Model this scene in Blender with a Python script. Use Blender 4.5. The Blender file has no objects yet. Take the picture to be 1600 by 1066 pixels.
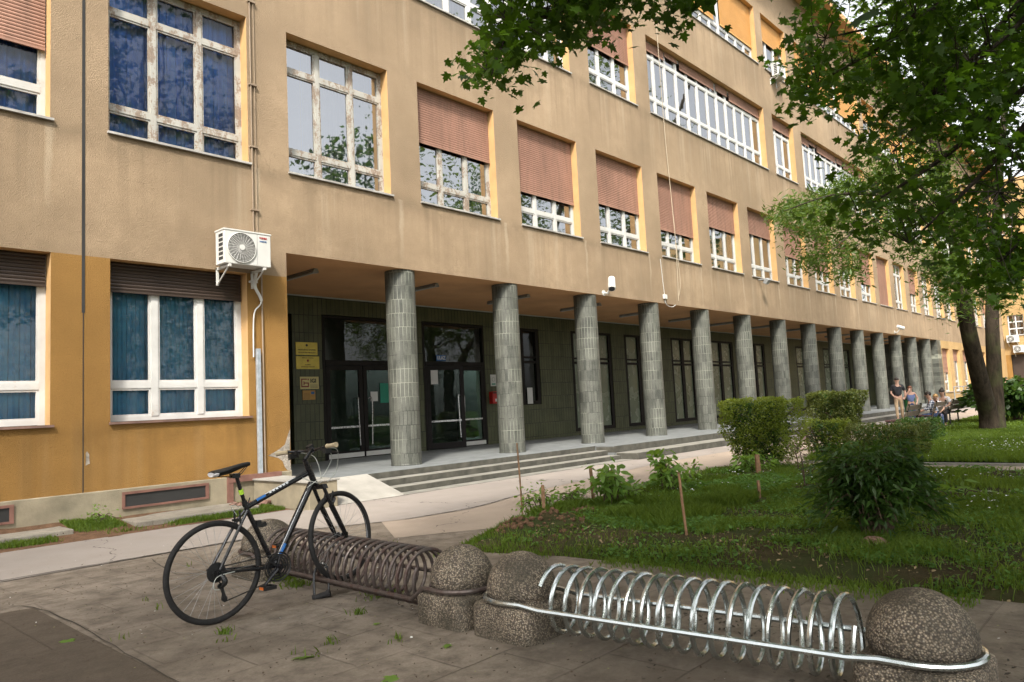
import bpy, math, random
import numpy as np
from mathutils import Vector, Matrix
random.seed(7); RNG = np.random.default_rng(11)
PI = math.pi
C = bpy.context.scene.collection

# ------------------------------------------------------------------ camera
CR = Vector((0.67401604, -0.7370171, -0.05008165))
CU = Vector((-0.03217524, -0.09702075, 0.99476215))
CF = Vector((0.73801567, 0.66887426, 0.08910724))
FPX = 1154.53; CZ = 1.37; D = 11.4
cam = bpy.data.cameras.new('camera'); co = bpy.data.objects.new('camera', cam); C.objects.link(co)
cam.sensor_width = 36; cam.lens = FPX / 1600 * 36; cam.clip_end = 2000; cam.clip_start = 0.05
m = Matrix.Identity(4)
for i in range(3):
    m[i][0] = CR[i]; m[i][1] = CU[i]; m[i][2] = -CF[i]
m[2][3] = CZ
co.matrix_world = m
bpy.context.scene.camera = co
def ray(u, v): return CF + CR * ((u - 800) / FPX) - CU * ((v - 533) / FPX)
def at(u, v, Y):
    d = ray(u, v); q = d * (Y / d.y); return Vector((q.x, q.y, q.z + CZ))
def atd(u, v, dep):
    q = ray(u, v) * dep; return Vector((q.x, q.y, q.z + CZ))
def atz(u, v, z=0):
    d = ray(u, v); q = d * ((z - CZ) / d.z); return Vector((q.x, q.y, z))

# ------------------------------------------------------------------ objects
def tag(o, label, cat=None, group=None, kind=None):
    if label: o['label'] = label
    if cat: o['category'] = cat
    if group: o['group'] = group
    if kind: o['kind'] = kind
    return o
def thing(name, label, cat, loc=(0, 0, 0), group=None, rotz=0):
    o = bpy.data.objects.new(name, None); C.objects.link(o); o.empty_display_size = .1
    o.location = loc; o.rotation_euler = (0, 0, rotz)
    return tag(o, label, cat, group)
def wloc(p):
    v = Vector((0, 0, 0))
    while p is not None: v = v + Vector(p.location); p = p.parent
    return v
def link(name, me, mats, parent=None, loc=None, smooth=False, world=True):
    """links a mesh; with a parent the mesh is given in world coordinates unless world=False"""
    o = bpy.data.objects.new(name, me); C.objects.link(o)
    if not isinstance(mats, (list, tuple)): mats = [mats]
    if not len(me.materials):
        for k in mats: me.materials.append(k)
    if parent is not None:
        o.parent = parent
        if world: o.location = (Vector(loc) if loc is not None else Vector((0, 0, 0))) - wloc(parent)
        else: o.location = loc or (0, 0, 0)
    elif loc is not None: o.location = loc
    if smooth:
        me.polygons.foreach_set('use_smooth', [True] * len(me.polygons))
    return o
def copy_tree(o, parent=None, names=None):
    c = o.copy(); C.objects.link(c)
    if parent is not None: c.parent = parent
    for ch in list(o.children): copy_tree(ch, c)
    return c

class MB:
    def __init__(s): s.v = []; s.f = []; s.m = []
    def add(s, vs, fs, mi=0):
        o = len(s.v); s.v += [tuple(a) for a in vs]
        s.f += [tuple(i + o for i in f) for f in fs]; s.m += [mi] * len(fs); return s
    def quad(s, a, b, c, d, mi=0): return s.add([a, b, c, d], [(0, 1, 2, 3)], mi)
    def box(s, x0, x1, y0, y1, z0, z1, mi=0):
        v = [(x0, y0, z0), (x1, y0, z0), (x1, y1, z0), (x0, y1, z0), (x0, y0, z1), (x1, y0, z1), (x1, y1, z1), (x0, y1, z1)]
        return s.add(v, [(0, 3, 2, 1), (4, 5, 6, 7), (0, 1, 5, 4), (1, 2, 6, 5), (2, 3, 7, 6), (3, 0, 4, 7)], mi)
    def obox(s, c, ax, ay, az, hx, hy, hz, mi=0):
        c = Vector(c); ax, ay, az = [Vector(a).normalized() for a in (ax, ay, az)]
        v = [c + ax * (hx * i) + ay * (hy * j) + az * (hz * k) for k in (-1, 1) for i, j in ((-1, -1), (1, -1), (1, 1), (-1, 1))]
        return s.add(v, [(0, 3, 2, 1), (4, 5, 6, 7), (0, 1, 5, 4), (1, 2, 6, 5), (2, 3, 7, 6), (3, 0, 4, 7)], mi)
    def tube(s, pts, r, n=8, mi=0, closed=False, caps=True):
        pts = [Vector(p) for p in pts]; N = len(pts)
        rs = r if isinstance(r, (list, tuple)) else [r] * N
        up = None; rings = []
        for i in range(N):
            if closed: t = pts[(i + 1) % N] - pts[i - 1]
            else: t = pts[min(i + 1, N - 1)] - pts[max(i - 1, 0)]
            if t.length < 1e-9: t = Vector((0, 0, 1))
            t.normalize()
            if up is None:
                a = Vector((0, 0, 1)) if abs(t.z) < .9 else Vector((1, 0, 0))
                up = (a - t * a.dot(t)).normalized()
            else:
                up = up - t * up.dot(t)
                up = up.normalized() if up.length > 1e-6 else Vector((1, 0, 0))
            b = t.cross(up)
            rings.append([pts[i] + (up * math.cos(2 * PI * k / n) + b * math.sin(2 * PI * k / n)) * rs[i] for k in range(n)])
        vs = [p for R_ in rings for p in R_]; fs = []
        M = N if closed else N - 1
        for i in range(M):
            j = (i + 1) % N
            for k in range(n):
                l = (k + 1) % n
                fs.append((i * n + k, i * n + l, j * n + l, j * n + k))
        if caps and not closed:
            fs.append(tuple(range(n - 1, -1, -1))); fs.append(tuple((N - 1) * n + k for k in range(n)))
        return s.add(vs, fs, mi)
    def lathe(s, c, prof, n=32, mi=0, axis=None, a0=0, caps=True):
        """prof: list of (r, h) along axis"""
        c = Vector(c); az = Vector(axis or (0, 0, 1)).normalized()
        a = Vector((1, 0, 0)) if abs(az.x) < .9 else Vector((0, 1, 0))
        ax = (a - az * a.dot(az)).normalized(); ay = az.cross(ax)
        vs = []; fs = []
        for (r, h) in prof:
            for k in range(n):
                t = 2 * PI * k / n + a0
                vs.append(c + az * h + (ax * math.cos(t) + ay * math.sin(t)) * r)
        for i in range(len(prof) - 1):
            for k in range(n):
                l = (k + 1) % n
                fs.append((i * n + k, i * n + l, (i + 1) * n + l, (i + 1) * n + k))
        if caps:
            fs.append(tuple(range(n - 1, -1, -1))); fs.append(tuple((len(prof) - 1) * n + k for k in range(n)))
        return s.add(vs, fs, mi)
    def ball(s, c, rx, ry=None, rz=None, n=16, k=10, mi=0):
        ry = ry or rx; rz = rz or rx; c = Vector(c); vs = []; fs = []
        for i in range(1, k):
            p = PI * i / k
            for j in range(n):
                t = 2 * PI * j / n
                vs.append(c + Vector((rx * math.sin(p) * math.cos(t), ry * math.sin(p) * math.sin(t), rz * math.cos(p))))
        vs.append(c + Vector((0, 0, rz))); vs.append(c - Vector((0, 0, rz)))
        for i in range(k - 2):
            for j in range(n):
                l = (j + 1) % n; fs.append((i * n + j, (i + 1) * n + j, (i + 1) * n + l, i * n + l))
        T = len(vs) - 2
        for j in range(n):
            l = (j + 1) % n
            fs.append((T, j, l)); fs.append((T + 1, (k - 2) * n + l, (k - 2) * n + j))
        return s.add(vs, fs, mi)
    def prism(s, poly, z0, z1, mi=0, side=None):
        n = len(poly); side = mi if side is None else side
        o = len(s.v); s.v += [(x, y, z0) for x, y in poly] + [(x, y, z1) for x, y in poly]
        s.f.append(tuple(o + i for i in range(n - 1, -1, -1))); s.m.append(side)
        s.f.append(tuple(o + n + i for i in range(n))); s.m.append(mi)
        for i in range(n):
            j = (i + 1) % n; s.f.append((o + i, o + j, o + n + j, o + n + i)); s.m.append(side)
        return s
    def mesh(s, name='mesh', origin=None):
        me = bpy.data.meshes.new(name)
        v = s.v if origin is None else [(a[0] - origin[0], a[1] - origin[1], a[2] - origin[2]) for a in s.v]
        me.from_pydata(v, [], s.f); me.polygons.foreach_set('material_index', s.m); me.update(); return me
    def build(s, name, mats, parent=None, smooth=False, loc=None, bevel=0, origin=None, world=True):
        me = s.mesh(name, origin)
        o = link(name, me, mats, parent, origin if origin is not None else loc, smooth, world)
        if bevel:
            b = o.modifiers.new('bevel', 'BEVEL'); b.width = bevel; b.segments = 2; b.limit_method = 'ANGLE'
        if smooth: 
            try: me.set_sharp_from_angle(angle=math.radians(40))
            except Exception: pass
        return o

def circ(c, r, n=48, axis='y', a0=0, a1=2 * PI):
    out = []
    for k in range(n):
        t = a0 + (a1 - a0) * k / n
        if axis == 'y': out.append(Vector(c) + Vector((r * math.cos(t), 0, r * math.sin(t))))
        elif axis == 'z': out.append(Vector(c) + Vector((r * math.cos(t), r * math.sin(t), 0)))
        else: out.append(Vector(c) + Vector((0, r * math.cos(t), r * math.sin(t))))
    return out
def smooth_path(P, k=6):
    P = [Vector(p) for p in P]; out = []
    for i in range(len(P) - 1):
        p0 = P[max(i - 1, 0)]; p1 = P[i]; p2 = P[i + 1]; p3 = P[min(i + 2, len(P) - 1)]
        for j in range(k):
            t = j / k
            out.append(.5 * ((2 * p1) + (p2 - p0) * t + (2 * p0 - 5 * p1 + 4 * p2 - p3) * t * t + (3 * p1 - p0 - 3 * p2 + p3) * t ** 3))
    out.append(P[-1]); return out

# ------------------------------------------------------------------ materials
class N:
    def __init__(s, name):
        s.mt = bpy.data.materials.new(name); s.mt.use_nodes = True
        s.nt = s.mt.node_tree; s.nt.nodes.clear()
        s.out = s.nt.nodes.new('ShaderNodeOutputMaterial')
        s._tc = None
    def n(s, t, **kw):
        nd = s.nt.nodes.new(t)
        ins = kw.pop('ins', {})
        for k, v in kw.items(): setattr(nd, k, v)
        for k, v in ins.items():
            if hasattr(v, 'is_output') or isinstance(v, bpy.types.NodeSocket): s.nt.links.new(v, nd.inputs[k])
            else: nd.inputs[k].default_value = v
        return nd
    def tc(s, which='Object'):
        if s._tc is None: s._tc = s.n('ShaderNodeTexCoord')
        return s._tc.outputs[which]
    def map(s, vec, scale=(1, 1, 1), loc=(0, 0, 0), rot=(0, 0, 0)):
        return s.n('ShaderNodeMapping', ins={'Vector': vec, 'Scale': scale, 'Location': loc, 'Rotation': rot}).outputs[0]
    def noise(s, vec, scale, detail=5, rough=.55, dist=0):
        return s.n('ShaderNodeTexNoise', ins={'Vector': vec, 'Scale': scale, 'Detail': detail, 'Roughness': rough, 'Distortion': dist}).outputs[0]
    def vor(s, vec, scale, feature='F1'):
        return s.n('ShaderNodeTexVoronoi', feature=feature, ins={'Vector': vec, 'Scale': scale})
    def math(s, op, a, b=0.0, clamp=False):
        return s.n('ShaderNodeMath', operation=op, use_clamp=clamp, ins={0: a, 1: b}).outputs[0]
    def rng(s, v, a, b, c=0.0, d=1.0):
        return s.n('ShaderNodeMapRange', ins={'Value': v, 'From Min': a, 'From Max': b, 'To Min': c, 'To Max': d}).outputs[0]
    def mix(s, f, a, b, mode='MIX'):
        nd = s.n('ShaderNodeMix', data_type='RGBA', blend_type=mode)
        for i, v in ((0, f), (6, a), (7, b)):
            if isinstance(v, bpy.types.NodeSocket): s.nt.links.new(v, nd.inputs[i])
            elif i == 0: nd.inputs[0].default_value = v
            else: nd.inputs[i].default_value = (*v, 1) if len(v) == 3 else v
        return nd.outputs[2]
    def bump(s, h, strength=.3, dist=.01, normal=None):
        ins = {'Height': h, 'Strength': strength, 'Distance': dist}
        if normal is not None: ins['Normal'] = normal
        return s.n('ShaderNodeBump', ins=ins).outputs[0]
    def sep(s, vec): return s.n('ShaderNodeSeparateXYZ', ins={0: vec}).outputs
    def pbr(s, col, rough=.8, metal=0., normal=None, spec=None, coat=None, trans=None):
        p = s.n('ShaderNodeBsdfPrincipled')
        def st(k, v):
            if isinstance(v, bpy.types.NodeSocket): s.nt.links.new(v, p.inputs[k])
            else: p.inputs[k].default_value = (*v, 1) if (isinstance(v, tuple) and len(v) == 3) else v
        if not isinstance(metal, bpy.types.NodeSocket) and metal < .05: col = s.mix(1., col, (.72, .72, .72), 'MULTIPLY')
        st('Base Color', col); st('Roughness', rough); st('Metallic', metal)
        if normal is not None: st('Normal', normal)
        if spec is not None: st('Specular IOR Level', spec)
        if coat is not None: st('Coat Weight', coat); st('Coat Roughness', .15)
        return p.outputs[0]
    def done(s, sh): s.nt.links.new(sh, s.out.inputs[0]); return s.mt
def sc(c, k): return tuple(min(1, a * k) for a in c)
def simple(name, c, rough=.7, metal=0., var=.12, scale=6, bump=.0, bscale=60, spec=None, coat=None, dist=.004):
    s = N(name); v = s.tc()
    a = s.noise(v, scale); col = s.mix(s.rng(a, .3, .7), sc(c, 1 - var), sc(c, 1 + var))
    nm = s.bump(s.noise(v, bscale, 3), bump, dist) if bump else None
    r = s.rng(s.noise(v, scale * 2.3), .3, .7, max(.02, rough - .08), min(1, rough + .08))
    return s.done(s.pbr(col, r, metal, nm, spec, coat))

def plaster(name, c, streaks=(5.7, 10.2, 14.5), light=.5, grime=True):
    s = N(name); v = s.tc(); x, y, z = s.sep(v)[:3]
    big = s.noise(v, .45, 4); mid = s.noise(v, 2.2, 6, .65)
    col = s.mix(s.rng(big, .32, .68), sc(c, .70), sc(c, 1.12))
    col = s.mix(s.rng(mid, .35, .7, 0, .45), col, (c[0] * .72, c[1] * .70, c[2] * .68))
    vs = s.map(v, (1, 1, .045)); st = s.noise(vs, 3.2, 4, .6); st2 = s.noise(s.map(v, (1, 1, .03), (7, 0, 3)), 5.2, 3, .6)
    fx = s.math('MULTIPLY', s.math('FRACT', s.math('DIVIDE', s.math('SUBTRACT', x, 3.8), 3.131)), 3.131)
    under = s.math('MAXIMUM', s.math('LESS_THAN', fx, 2.45), .25)
    for zz in streaks:
        msk = s.math('MULTIPLY', s.rng(z, zz - 2.2, zz - .25), s.rng(z, zz + .15, zz - .15))
        f = s.math('MULTIPLY', s.rng(st, .53, .66), msk); f = s.math('MULTIPLY', f, .45 * light)
        if zz == 5.7:
            f = s.math('MULTIPLY', f, under)
            dr = s.math('MULTIPLY', s.rng(s.math('ABSOLUTE', s.math('SUBTRACT', fx, s.math('ADD', 2.42, s.math('MULTIPLY', s.noise(v, 3, 3), .16)))), .07, .015), s.math('MULTIPLY', s.rng(z, zz - 1.5, zz - .1), s.math('LESS_THAN', z, zz - .03)))
            f = s.math('MAXIMUM', f, s.math('MULTIPLY', dr, .45))
        col = s.mix(f, col, sc((.80, .68, .50), 1))
        g = s.math('MULTIPLY', s.math('MULTIPLY', s.rng(st2, .48, .66), msk), .42)
        if zz == 5.7: g = s.math('MULTIPLY', g, under)
        col = s.mix(g, col, sc(c, .5))
        g2 = s.math('MULTIPLY', s.math('MULTIPLY', s.rng(z, zz - .45, zz - .12), s.rng(z, zz + .12, zz - .08)), s.rng(mid, .3, .6, .0, .5))
        col = s.mix(g2, col, sc(c, .48))
    if grime:
        g = s.math('MULTIPLY', s.rng(z, 5.2, 4.25), s.rng(mid, .35, .65, .0, .4)); col = s.mix(g, col, sc(c, .55))
    fine = s.noise(v, 60, 4, .7); vf = s.vor(v, 95)
    col = s.mix(s.rng(fine, .38, .68, 0, .42), col, sc(c, .5))
    pt = s.noise(s.map(v, (1, 1, .8), (3, 0, 9)), .9, 5, .7); col = s.mix(s.rng(pt, .54, .60, 0, .20), col, sc(c, .62))
    # hairline cracks
    vd = s.n('ShaderNodeVectorMath', operation='ADD', ins={0: v, 1: s.n('ShaderNodeTexNoise', ins={'Vector': v, 'Scale': 2.5, 'Detail': 4}).outputs[1]}).outputs[0]
    cr = s.vor(vd, .32, 'DISTANCE_TO_EDGE').outputs[0]
    ck = s.math('MULTIPLY', s.math('LESS_THAN', cr, .002), s.rng(big, .45, .6)); col = s.mix(s.math('MULTIPLY', ck, .25), col, sc(c, .4))
    h = s.math('ADD', fine, s.math('MULTIPLY', vf.outputs[0], .6))
    return s.done(s.pbr(col, .92, 0, s.bump(h, .85, .010), .2))

def tiles(name, c1, c2, w, h, polar=False, mortar=(.30, .32, .26), mdark=(.03, .03, .025), ms=.006):
    s = N(name); v = s.tc(); x, y, z = s.sep(v)[:3]
    if polar:
        ang = s.math('ARCTAN2', y, x); u = s.math('MULTIPLY', ang, .305)
    else: u = s.math('ADD', x, s.math('MULTIPLY', y, 1.0))
    uv = s.n('ShaderNodeCombineXYZ', ins={0: u, 1: z}).outputs[0]
    row = s.math('FLOOR', s.math('DIVIDE', z, h))
    # every course starts a little off the one below
    rr = s.n('ShaderNodeTexWhiteNoise', noise_dimensions='1D', ins={'W': row}).outputs[0]
    u2 = s.math('ADD', u, s.math('MULTIPLY', rr, w * .5))
    uv = s.n('ShaderNodeCombineXYZ', ins={0: u2, 1: z}).outputs[0]
    b = s.n('ShaderNodeTexBrick', offset=0.0, ins={'Vector': uv, 'Scale': 1., 'Brick Width': w, 'Row Height': h, 'Mortar Size': ms, 'Mortar Smooth': .2, 'Bias': 0., 'Color1': (0, 0, 0, 1), 'Color2': (1, 1, 1, 1)})
    cell = s.n('ShaderNodeTexWhiteNoise', noise_dimensions='2D', ins={'Vector': s.n('ShaderNodeCombineXYZ', ins={0: s.math('FLOOR', s.math('DIVIDE', u2, w)), 1: row}).outputs[0]}).outputs[0]
    nz = s.noise(v, 3, 5); nf = s.noise(v, 45, 5, .7)
    col = s.mix(cell, c1, c2)
    col = s.mix(s.rng(nf, .35, .7, 0, .55), col, sc(c1, .5))
    col = s.mix(s.rng(nz, .4, .65, 0, .45), col, sc(c2, 1.15))
    mt = s.mix(s.rng(s.noise(v, 1.1, 3), .42, .55), mdark, mortar)
    col = s.mix(b.outputs['Fac'], col, mt)
    hgt = s.math('ADD', s.math('MULTIPLY', s.math('SUBTRACT', 1.0, b.outputs['Fac']), 1.0), s.math('MULTIPLY', nf, .25))
    rg = s.rng(nf, .3, .7, .38, .62)
    return s.done(s.pbr(col, rg, 0, s.bump(hgt, .6, .006), .45))

def glass(name, tint=(.9, .93, .92), ior=2.5, wav=.12):
    s = N(name); v = s.tc()
    nm = s.bump(s.noise(v, 1.3, 2), wav, .02)
    fr = s.n('ShaderNodeFresnel', ins={'IOR': ior, 'Normal': nm}).outputs[0]
    dirt = s.noise(v, 9, 5, .7)
    g = s.n('ShaderNodeBsdfGlossy', ins={'Color': (.95, .97, 1, 1), 'Roughness': .015, 'Normal': nm}).outputs[0]
    t = s.n('ShaderNodeBsdfTransparent', ins={'Color': (*tint, 1)}).outputs[0]
    d = s.n('ShaderNodeBsdfDiffuse', ins={'Color': (.45, .45, .42, 1)}).outputs[0]
    t = s.n('ShaderNodeMixShader', ins={0: s.rng(dirt, .45, .8, .01, .10), 1: t, 2: d}).outputs[0]
    return s.done(s.n('ShaderNodeMixShader', ins={0: fr, 1: t, 2: g}).outputs[0])

def peeling(name, paint=(.62, .60, .54), wood=(.16, .10, .07), amt=.5):
    s = N(name); v = s.tc()
    a = s.noise(s.map(v, (1, 1, .5)), 5.5, 8, .72); b = s.noise(v, 38, 5, .7)
    f = s.math('ADD', s.math('MULTIPLY', a, .65), s.math('MULTIPLY', b, .35))
    e = .5 + (0.5 - amt) * .25
    k = s.rng(f, e, e + .015)
    w = s.mix(s.rng(b, .3, .7), wood, sc(wood, 2.2)); p = s.mix(s.rng(s.noise(v, 2.5), .3, .7), sc(paint, .78), paint)
    return s.done(s.pbr(s.mix(k, p, w), .75, 0, s.bump(s.math('SUBTRACT', 1.0, k), .5, .002)))

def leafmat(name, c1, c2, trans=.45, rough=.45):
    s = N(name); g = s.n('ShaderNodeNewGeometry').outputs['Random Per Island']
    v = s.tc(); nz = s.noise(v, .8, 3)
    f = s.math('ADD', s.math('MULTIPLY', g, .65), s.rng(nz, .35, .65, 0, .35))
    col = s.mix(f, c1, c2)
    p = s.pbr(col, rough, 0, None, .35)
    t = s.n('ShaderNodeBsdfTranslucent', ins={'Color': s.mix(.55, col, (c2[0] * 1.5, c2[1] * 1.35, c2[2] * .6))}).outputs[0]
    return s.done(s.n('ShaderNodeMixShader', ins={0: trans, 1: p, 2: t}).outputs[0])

def bark(name, c=(.10, .085, .06)):
    s = N(name); v = s.tc(); st = s.noise(s.map(v, (1, 1, .22)), 9, 6, .7); m_ = s.noise(v, 1.6, 4)
    col = s.mix(s.rng(st, .35, .65), sc(c, .45), sc(c, 1.5))
    col = s.mix(s.rng(m_, .5, .68, 0, .5), col, (.085, .10, .035))
    return s.done(s.pbr(col, .95, 0, s.bump(st, 1., .03), .15))

def aggregate(name):
    s = N(name); v = s.tc(); vo = s.vor(v, 105); h = vo.outputs['Distance']
    r, g_, b_ = s.n('ShaderNodeSeparateColor', ins={0: vo.outputs['Color']}).outputs[:3]
    col = s.mix(r, (.24, .19, .135), (.60, .49, .36))
    col = s.mix(s.math('GREATER_THAN', g_, .84), col, (.44, .38, .29)); col = s.mix(s.math('GREATER_THAN', b_, .8), col, (.15, .12, .10))
    col = s.mix(s.rng(h, .32, .62, 0, .85), col, (.06, .047, .034))
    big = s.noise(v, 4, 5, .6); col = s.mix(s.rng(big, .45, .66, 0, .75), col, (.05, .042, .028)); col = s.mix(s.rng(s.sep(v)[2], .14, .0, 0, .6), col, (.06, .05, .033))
    return s.done(s.pbr(col, .7, 0, s.bump(s.math('SUBTRACT', 1.0, h), 1., .006), .4))

def paver(name, c, w, h, jc=(.035, .028, .018), dirt=.6, scale=1., rot=0.):
    s = N(name); v = s.tc()
    vv = s.n('ShaderNodeVectorMath', operation='ADD', ins={0: s.map(v, rot=(0, 0, rot)), 1: s.n('ShaderNodeVectorMath', operation='SCALE', ins={0: s.n('ShaderNodeTexNoise', ins={'Vector': v, 'Scale': 3., 'Detail': 3}).outputs[1], 'Scale': .018}).outputs[0]}).outputs[0]
    b = s.n('ShaderNodeTexBrick', offset=.5, ins={'Vector': vv, 'Scale': 1., 'Brick Width': w, 'Row Height': h, 'Mortar Size': .006, 'Mortar Smooth': .4, 'Bias': 0., 'Color1': (*sc(c, .78), 1), 'Color2': (*sc(c, 1.12), 1), 'Mortar': (*jc, 1)})
    nb = s.noise(v, .7, 5, .6); nm = s.noise(v, 4.5, 6, .7); nf = s.noise(v, 55, 4, .7)
    jf = s.math('MAXIMUM', s.rng(s.noise(v, 1.6, 4, .6), .40, .60, .35, .95), s.rng(s.sep(v)[1], 1.5, 5., .2, .82))
    col = s.mix(jf, b.outputs[0], c)
    col = s.mix(s.rng(nm, .42, .66, 0, dirt), col, (.085, .066, .048))
    col = s.mix(s.rng(nb, .45, .66, 0, dirt * .9), col, (.125, .098, .072))
    col = s.mix(s.rng(nf, .35, .7, 0, .45), col, sc(c, .42))
    sp = s.vor(v, 14); r = s.n('ShaderNodeSeparateColor', ins={0: sp.outputs['Color']}).outputs[0]
    spk = s.math('MULTIPLY', s.math('LESS_THAN', sp.outputs[0], .11), s.math('GREATER_THAN', r, .72)); col = s.mix(spk, col, (.07, .05, .03))
    spk = s.math('MULTIPLY', s.math('LESS_THAN', sp.outputs[0], .09), s.math('LESS_THAN', r, .10)); col = s.mix(spk, col, (.30, .30, .12))
    hh = s.math('SUBTRACT', s.math('MULTIPLY', nf, .3), b.outputs['Fac'])
    return s.done(s.pbr(col, s.rng(nm, .3, .7, .7, .95), 0, s.bump(s.math('ADD', hh, s.math('MULTIPLY', nm, .6)), 1., .012), .3))

def asphalt(name, c, dirt=(.25, .19, .14), crack=True, da=.4):
    s = N(name); v = s.tc(); nb = s.noise(v, .5, 5, .6); nm = s.noise(v, 3, 6, .7); nf = s.noise(v, 130, 3, .7)
    col = s.mix(s.rng(nb, .3, .7), sc(c, .85), sc(c, 1.12))
    col = s.mix(s.rng(nm, .45, .7, 0, da), col, dirt); col = s.mix(s.rng(nf, .35, .7, 0, .35), col, sc(c, .5))
    if crack:
        vd = s.n('ShaderNodeVectorMath', operation='ADD', ins={0: v, 1: s.n('ShaderNodeTexNoise', ins={'Vector': v, 'Scale': 1.8, 'Detail': 5}).outputs[1]}).outputs[0]
        cr = s.vor(vd, .22, 'DISTANCE_TO_EDGE').outputs[0]; ck = s.math('LESS_THAN', cr, .002)
        col = s.mix(s.math('MULTIPLY', ck, s.rng(nm, .4, .55, 0, .8)), col, (.05, .04, .035))
    return s.done(s.pbr(col, .9, 0, s.bump(nf, .4, .004), .25))

def soil(name, c=(.10, .065, .04), green=0.):
    s = N(name); v = s.tc(); nb = s.noise(v, 1.2, 5, .6); nm = s.noise(v, 9, 7, .75); nf = s.noise(v, 60, 4, .7)
    col = s.mix(s.rng(nm, .3, .7), sc(c, .5), sc(c, 1.5)); col = s.mix(s.rng(nf, .5, .75, 0, .5), col, sc(c, 2.1))
    if green: col = s.mix(s.rng(nb, .42, .58, green * .4, green), col, s_mixc((.035, .075, .015)))
    return s.done(s.pbr(col, .98, 0, s.bump(s.math('ADD', nm, s.math('MULTIPLY', nf, .4)), 1., .03), .1))
def s_mixc(c): return c

def checker(name, c1, c2, sc_=14):
    s = N(name); v = s.tc(); x, y, z = s.sep(v)[:3]
    a = s.math('GREATER_THAN', s.math('SINE', s.math('MULTIPLY', s.math('ADD', x, y), sc_ * 6.28)), 0.)
    b = s.math('GREATER_THAN', s.math('SINE', s.math('MULTIPLY', z, sc_ * 6.28)), 0.)
    f = s.math('MULTIPLY', s.math('ADD', a, b), .5)
    return s.done(s.pbr(s.mix(f, c1, c2), .9))

M = {}
M['plaster'] = plaster('tan_plaster', (.50, .366, .235))
M['plaster2'] = plaster('pale_yellow_plaster', (.66, .44, .20), (), .3, False)
M['ochre'] = plaster('ochre_plaster', (.455, .25, .075), (1.4,), .12, False)
M['plinth'] = simple('plinth_concrete', (.34, .29, .20), .95, var=.35, scale=2.2, bump=.5, bscale=50, dist=.01)
M['concrete'] = simple('step_concrete', (.25, .238, .205), .9, var=.25, scale=3, bump=.35, bscale=70)
M['concrete_l'] = simple('ramp_concrete', (.37, .35, .31), .9, var=.16, scale=3, bump=.3, bscale=70)
M['floor'] = simple('terrazzo_floor', (.22, .233, .233), .55, var=.18, scale=2.5, bump=.1, bscale=80)
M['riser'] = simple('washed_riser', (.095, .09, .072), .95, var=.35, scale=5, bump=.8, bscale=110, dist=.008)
M['soffit'] = simple('orange_soffit', (.72, .39, .18), .9, var=.1, scale=1.2, bump=.2, bscale=60)
M['jamb'] = simple('orange_reveal', (.66, .40, .17), .9, var=.12, scale=2.5, bump=.25, bscale=80)
M['coltile'] = tiles('grey_green_column_tile', (.068, .072, .060), (.170, .174, .146), .0798, .28, True, (.36, .37, .30), (.012, .012, .01), .0044)
M['walltile'] = tiles('olive_wall_tile', (.066, .076, .030), (.115, .122, .055), .125, .42, False, (.05, .05, .025), (.012, .012, .008), .010)
M['frame_old'] = peeling('peeling_window_paint', (.58, .56, .50), (.19, .145, .11), .46)
M['frame_mid'] = peeling('aged_window_paint', (.72, .71, .67), (.30, .26, .22), .18)
M['frame_white'] = peeling('white_window_paint', (.80, .79, .76), (.35, .30, .26), .08)
def shut(name, c):
    s = N(name); v = s.tc(); a = s.noise(s.map(v, (1, 1, .12)), 7, 5, .65); b = s.noise(v, .9, 3); f = s.noise(v, 25, 4, .7)
    col = s.mix(s.rng(b, .3, .7), sc(c, .82), sc(c, 1.15)); col = s.mix(s.rng(a, .45, .7, 0, .55), col, (c[0] * .5, c[1] * .55, c[2] * .55)); col = s.mix(s.rng(f, .5, .75, 0, .3), col, sc(c, 1.4))
    return s.done(s.pbr(col, .7))
M['shutter'] = shut('dusty_pink_shutter', (.40, .215, .15))
M['shutter_o'] = simple('orange_shutter', (.80, .42, .13), .6, var=.08, scale=1.5)
M['shutter_d'] = simple('dark_brown_shutter', (.055, .035, .025), .55, var=.2, scale=2)
M['sill'] = simple('metal_sill', (.40, .38, .35), .5, .3, var=.3, scale=5)
M['sill_r'] = simple('brown_sill', (.22, .13, .10), .7, var=.3, scale=5)
M['glass'] = glass('window_glass', ior=4.2)
M['glass_c'] = glass('clear_old_glass', (.97, .98, .98), 1.5, .12)
M['glass_g'] = glass('greenish_glass', (.55, .75, .66), 1.36, .2)
M['glass_t'] = glass('transom_glass', (.8, .85, .8), 1.6, .12)
M['glass_f'] = simple('frosted_pane', (.20, .235, .17), .25, var=.15, scale=1.2)
M['dark'] = simple('dark_interior', (.035, .034, .032), .9, var=.3, scale=.6)
M['room'] = simple('room_wall', (.10, .095, .085), .9, var=.3, scale=.8)
M['blackframe'] = simple('black_door_frame', (.010, .007, .006), .6, var=.3, scale=4, spec=.25)
M['curtain'] = simple('blue_curtain', (.10, .28, .92), .9, var=.25, scale=2)
M['curtain_t'] = simple('teal_vertical_blind', (.13, .50, .95), .85, var=.25, scale=2)
M['curtain_w'] = simple('pale_curtain', (.55, .57, .55), .9, var=.15, scale=2)
M['white'] = simple('white_enamel', (.74, .73, .69), .4, var=.06, scale=3)
M['grey'] = simple('grey_metal', (.28, .29, .29), .5, .3, var=.15, scale=8)
M['pipe'] = simple('painted_pipe', (.34, .25, .17), .7, var=.2, scale=5)
M['conduit'] = simple('galvanised_conduit', (.42, .46, .50), .45, .5, var=.2, scale=12)
M['redframe'] = simple('rusty_red_frame', (.24, .115, .085), .75, var=.25, scale=6, bump=.3)
M['blackmetal'] = simple('black_paint', (.008, .008, .010), .28, 0, var=.3, scale=10, coat=.15)
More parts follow.
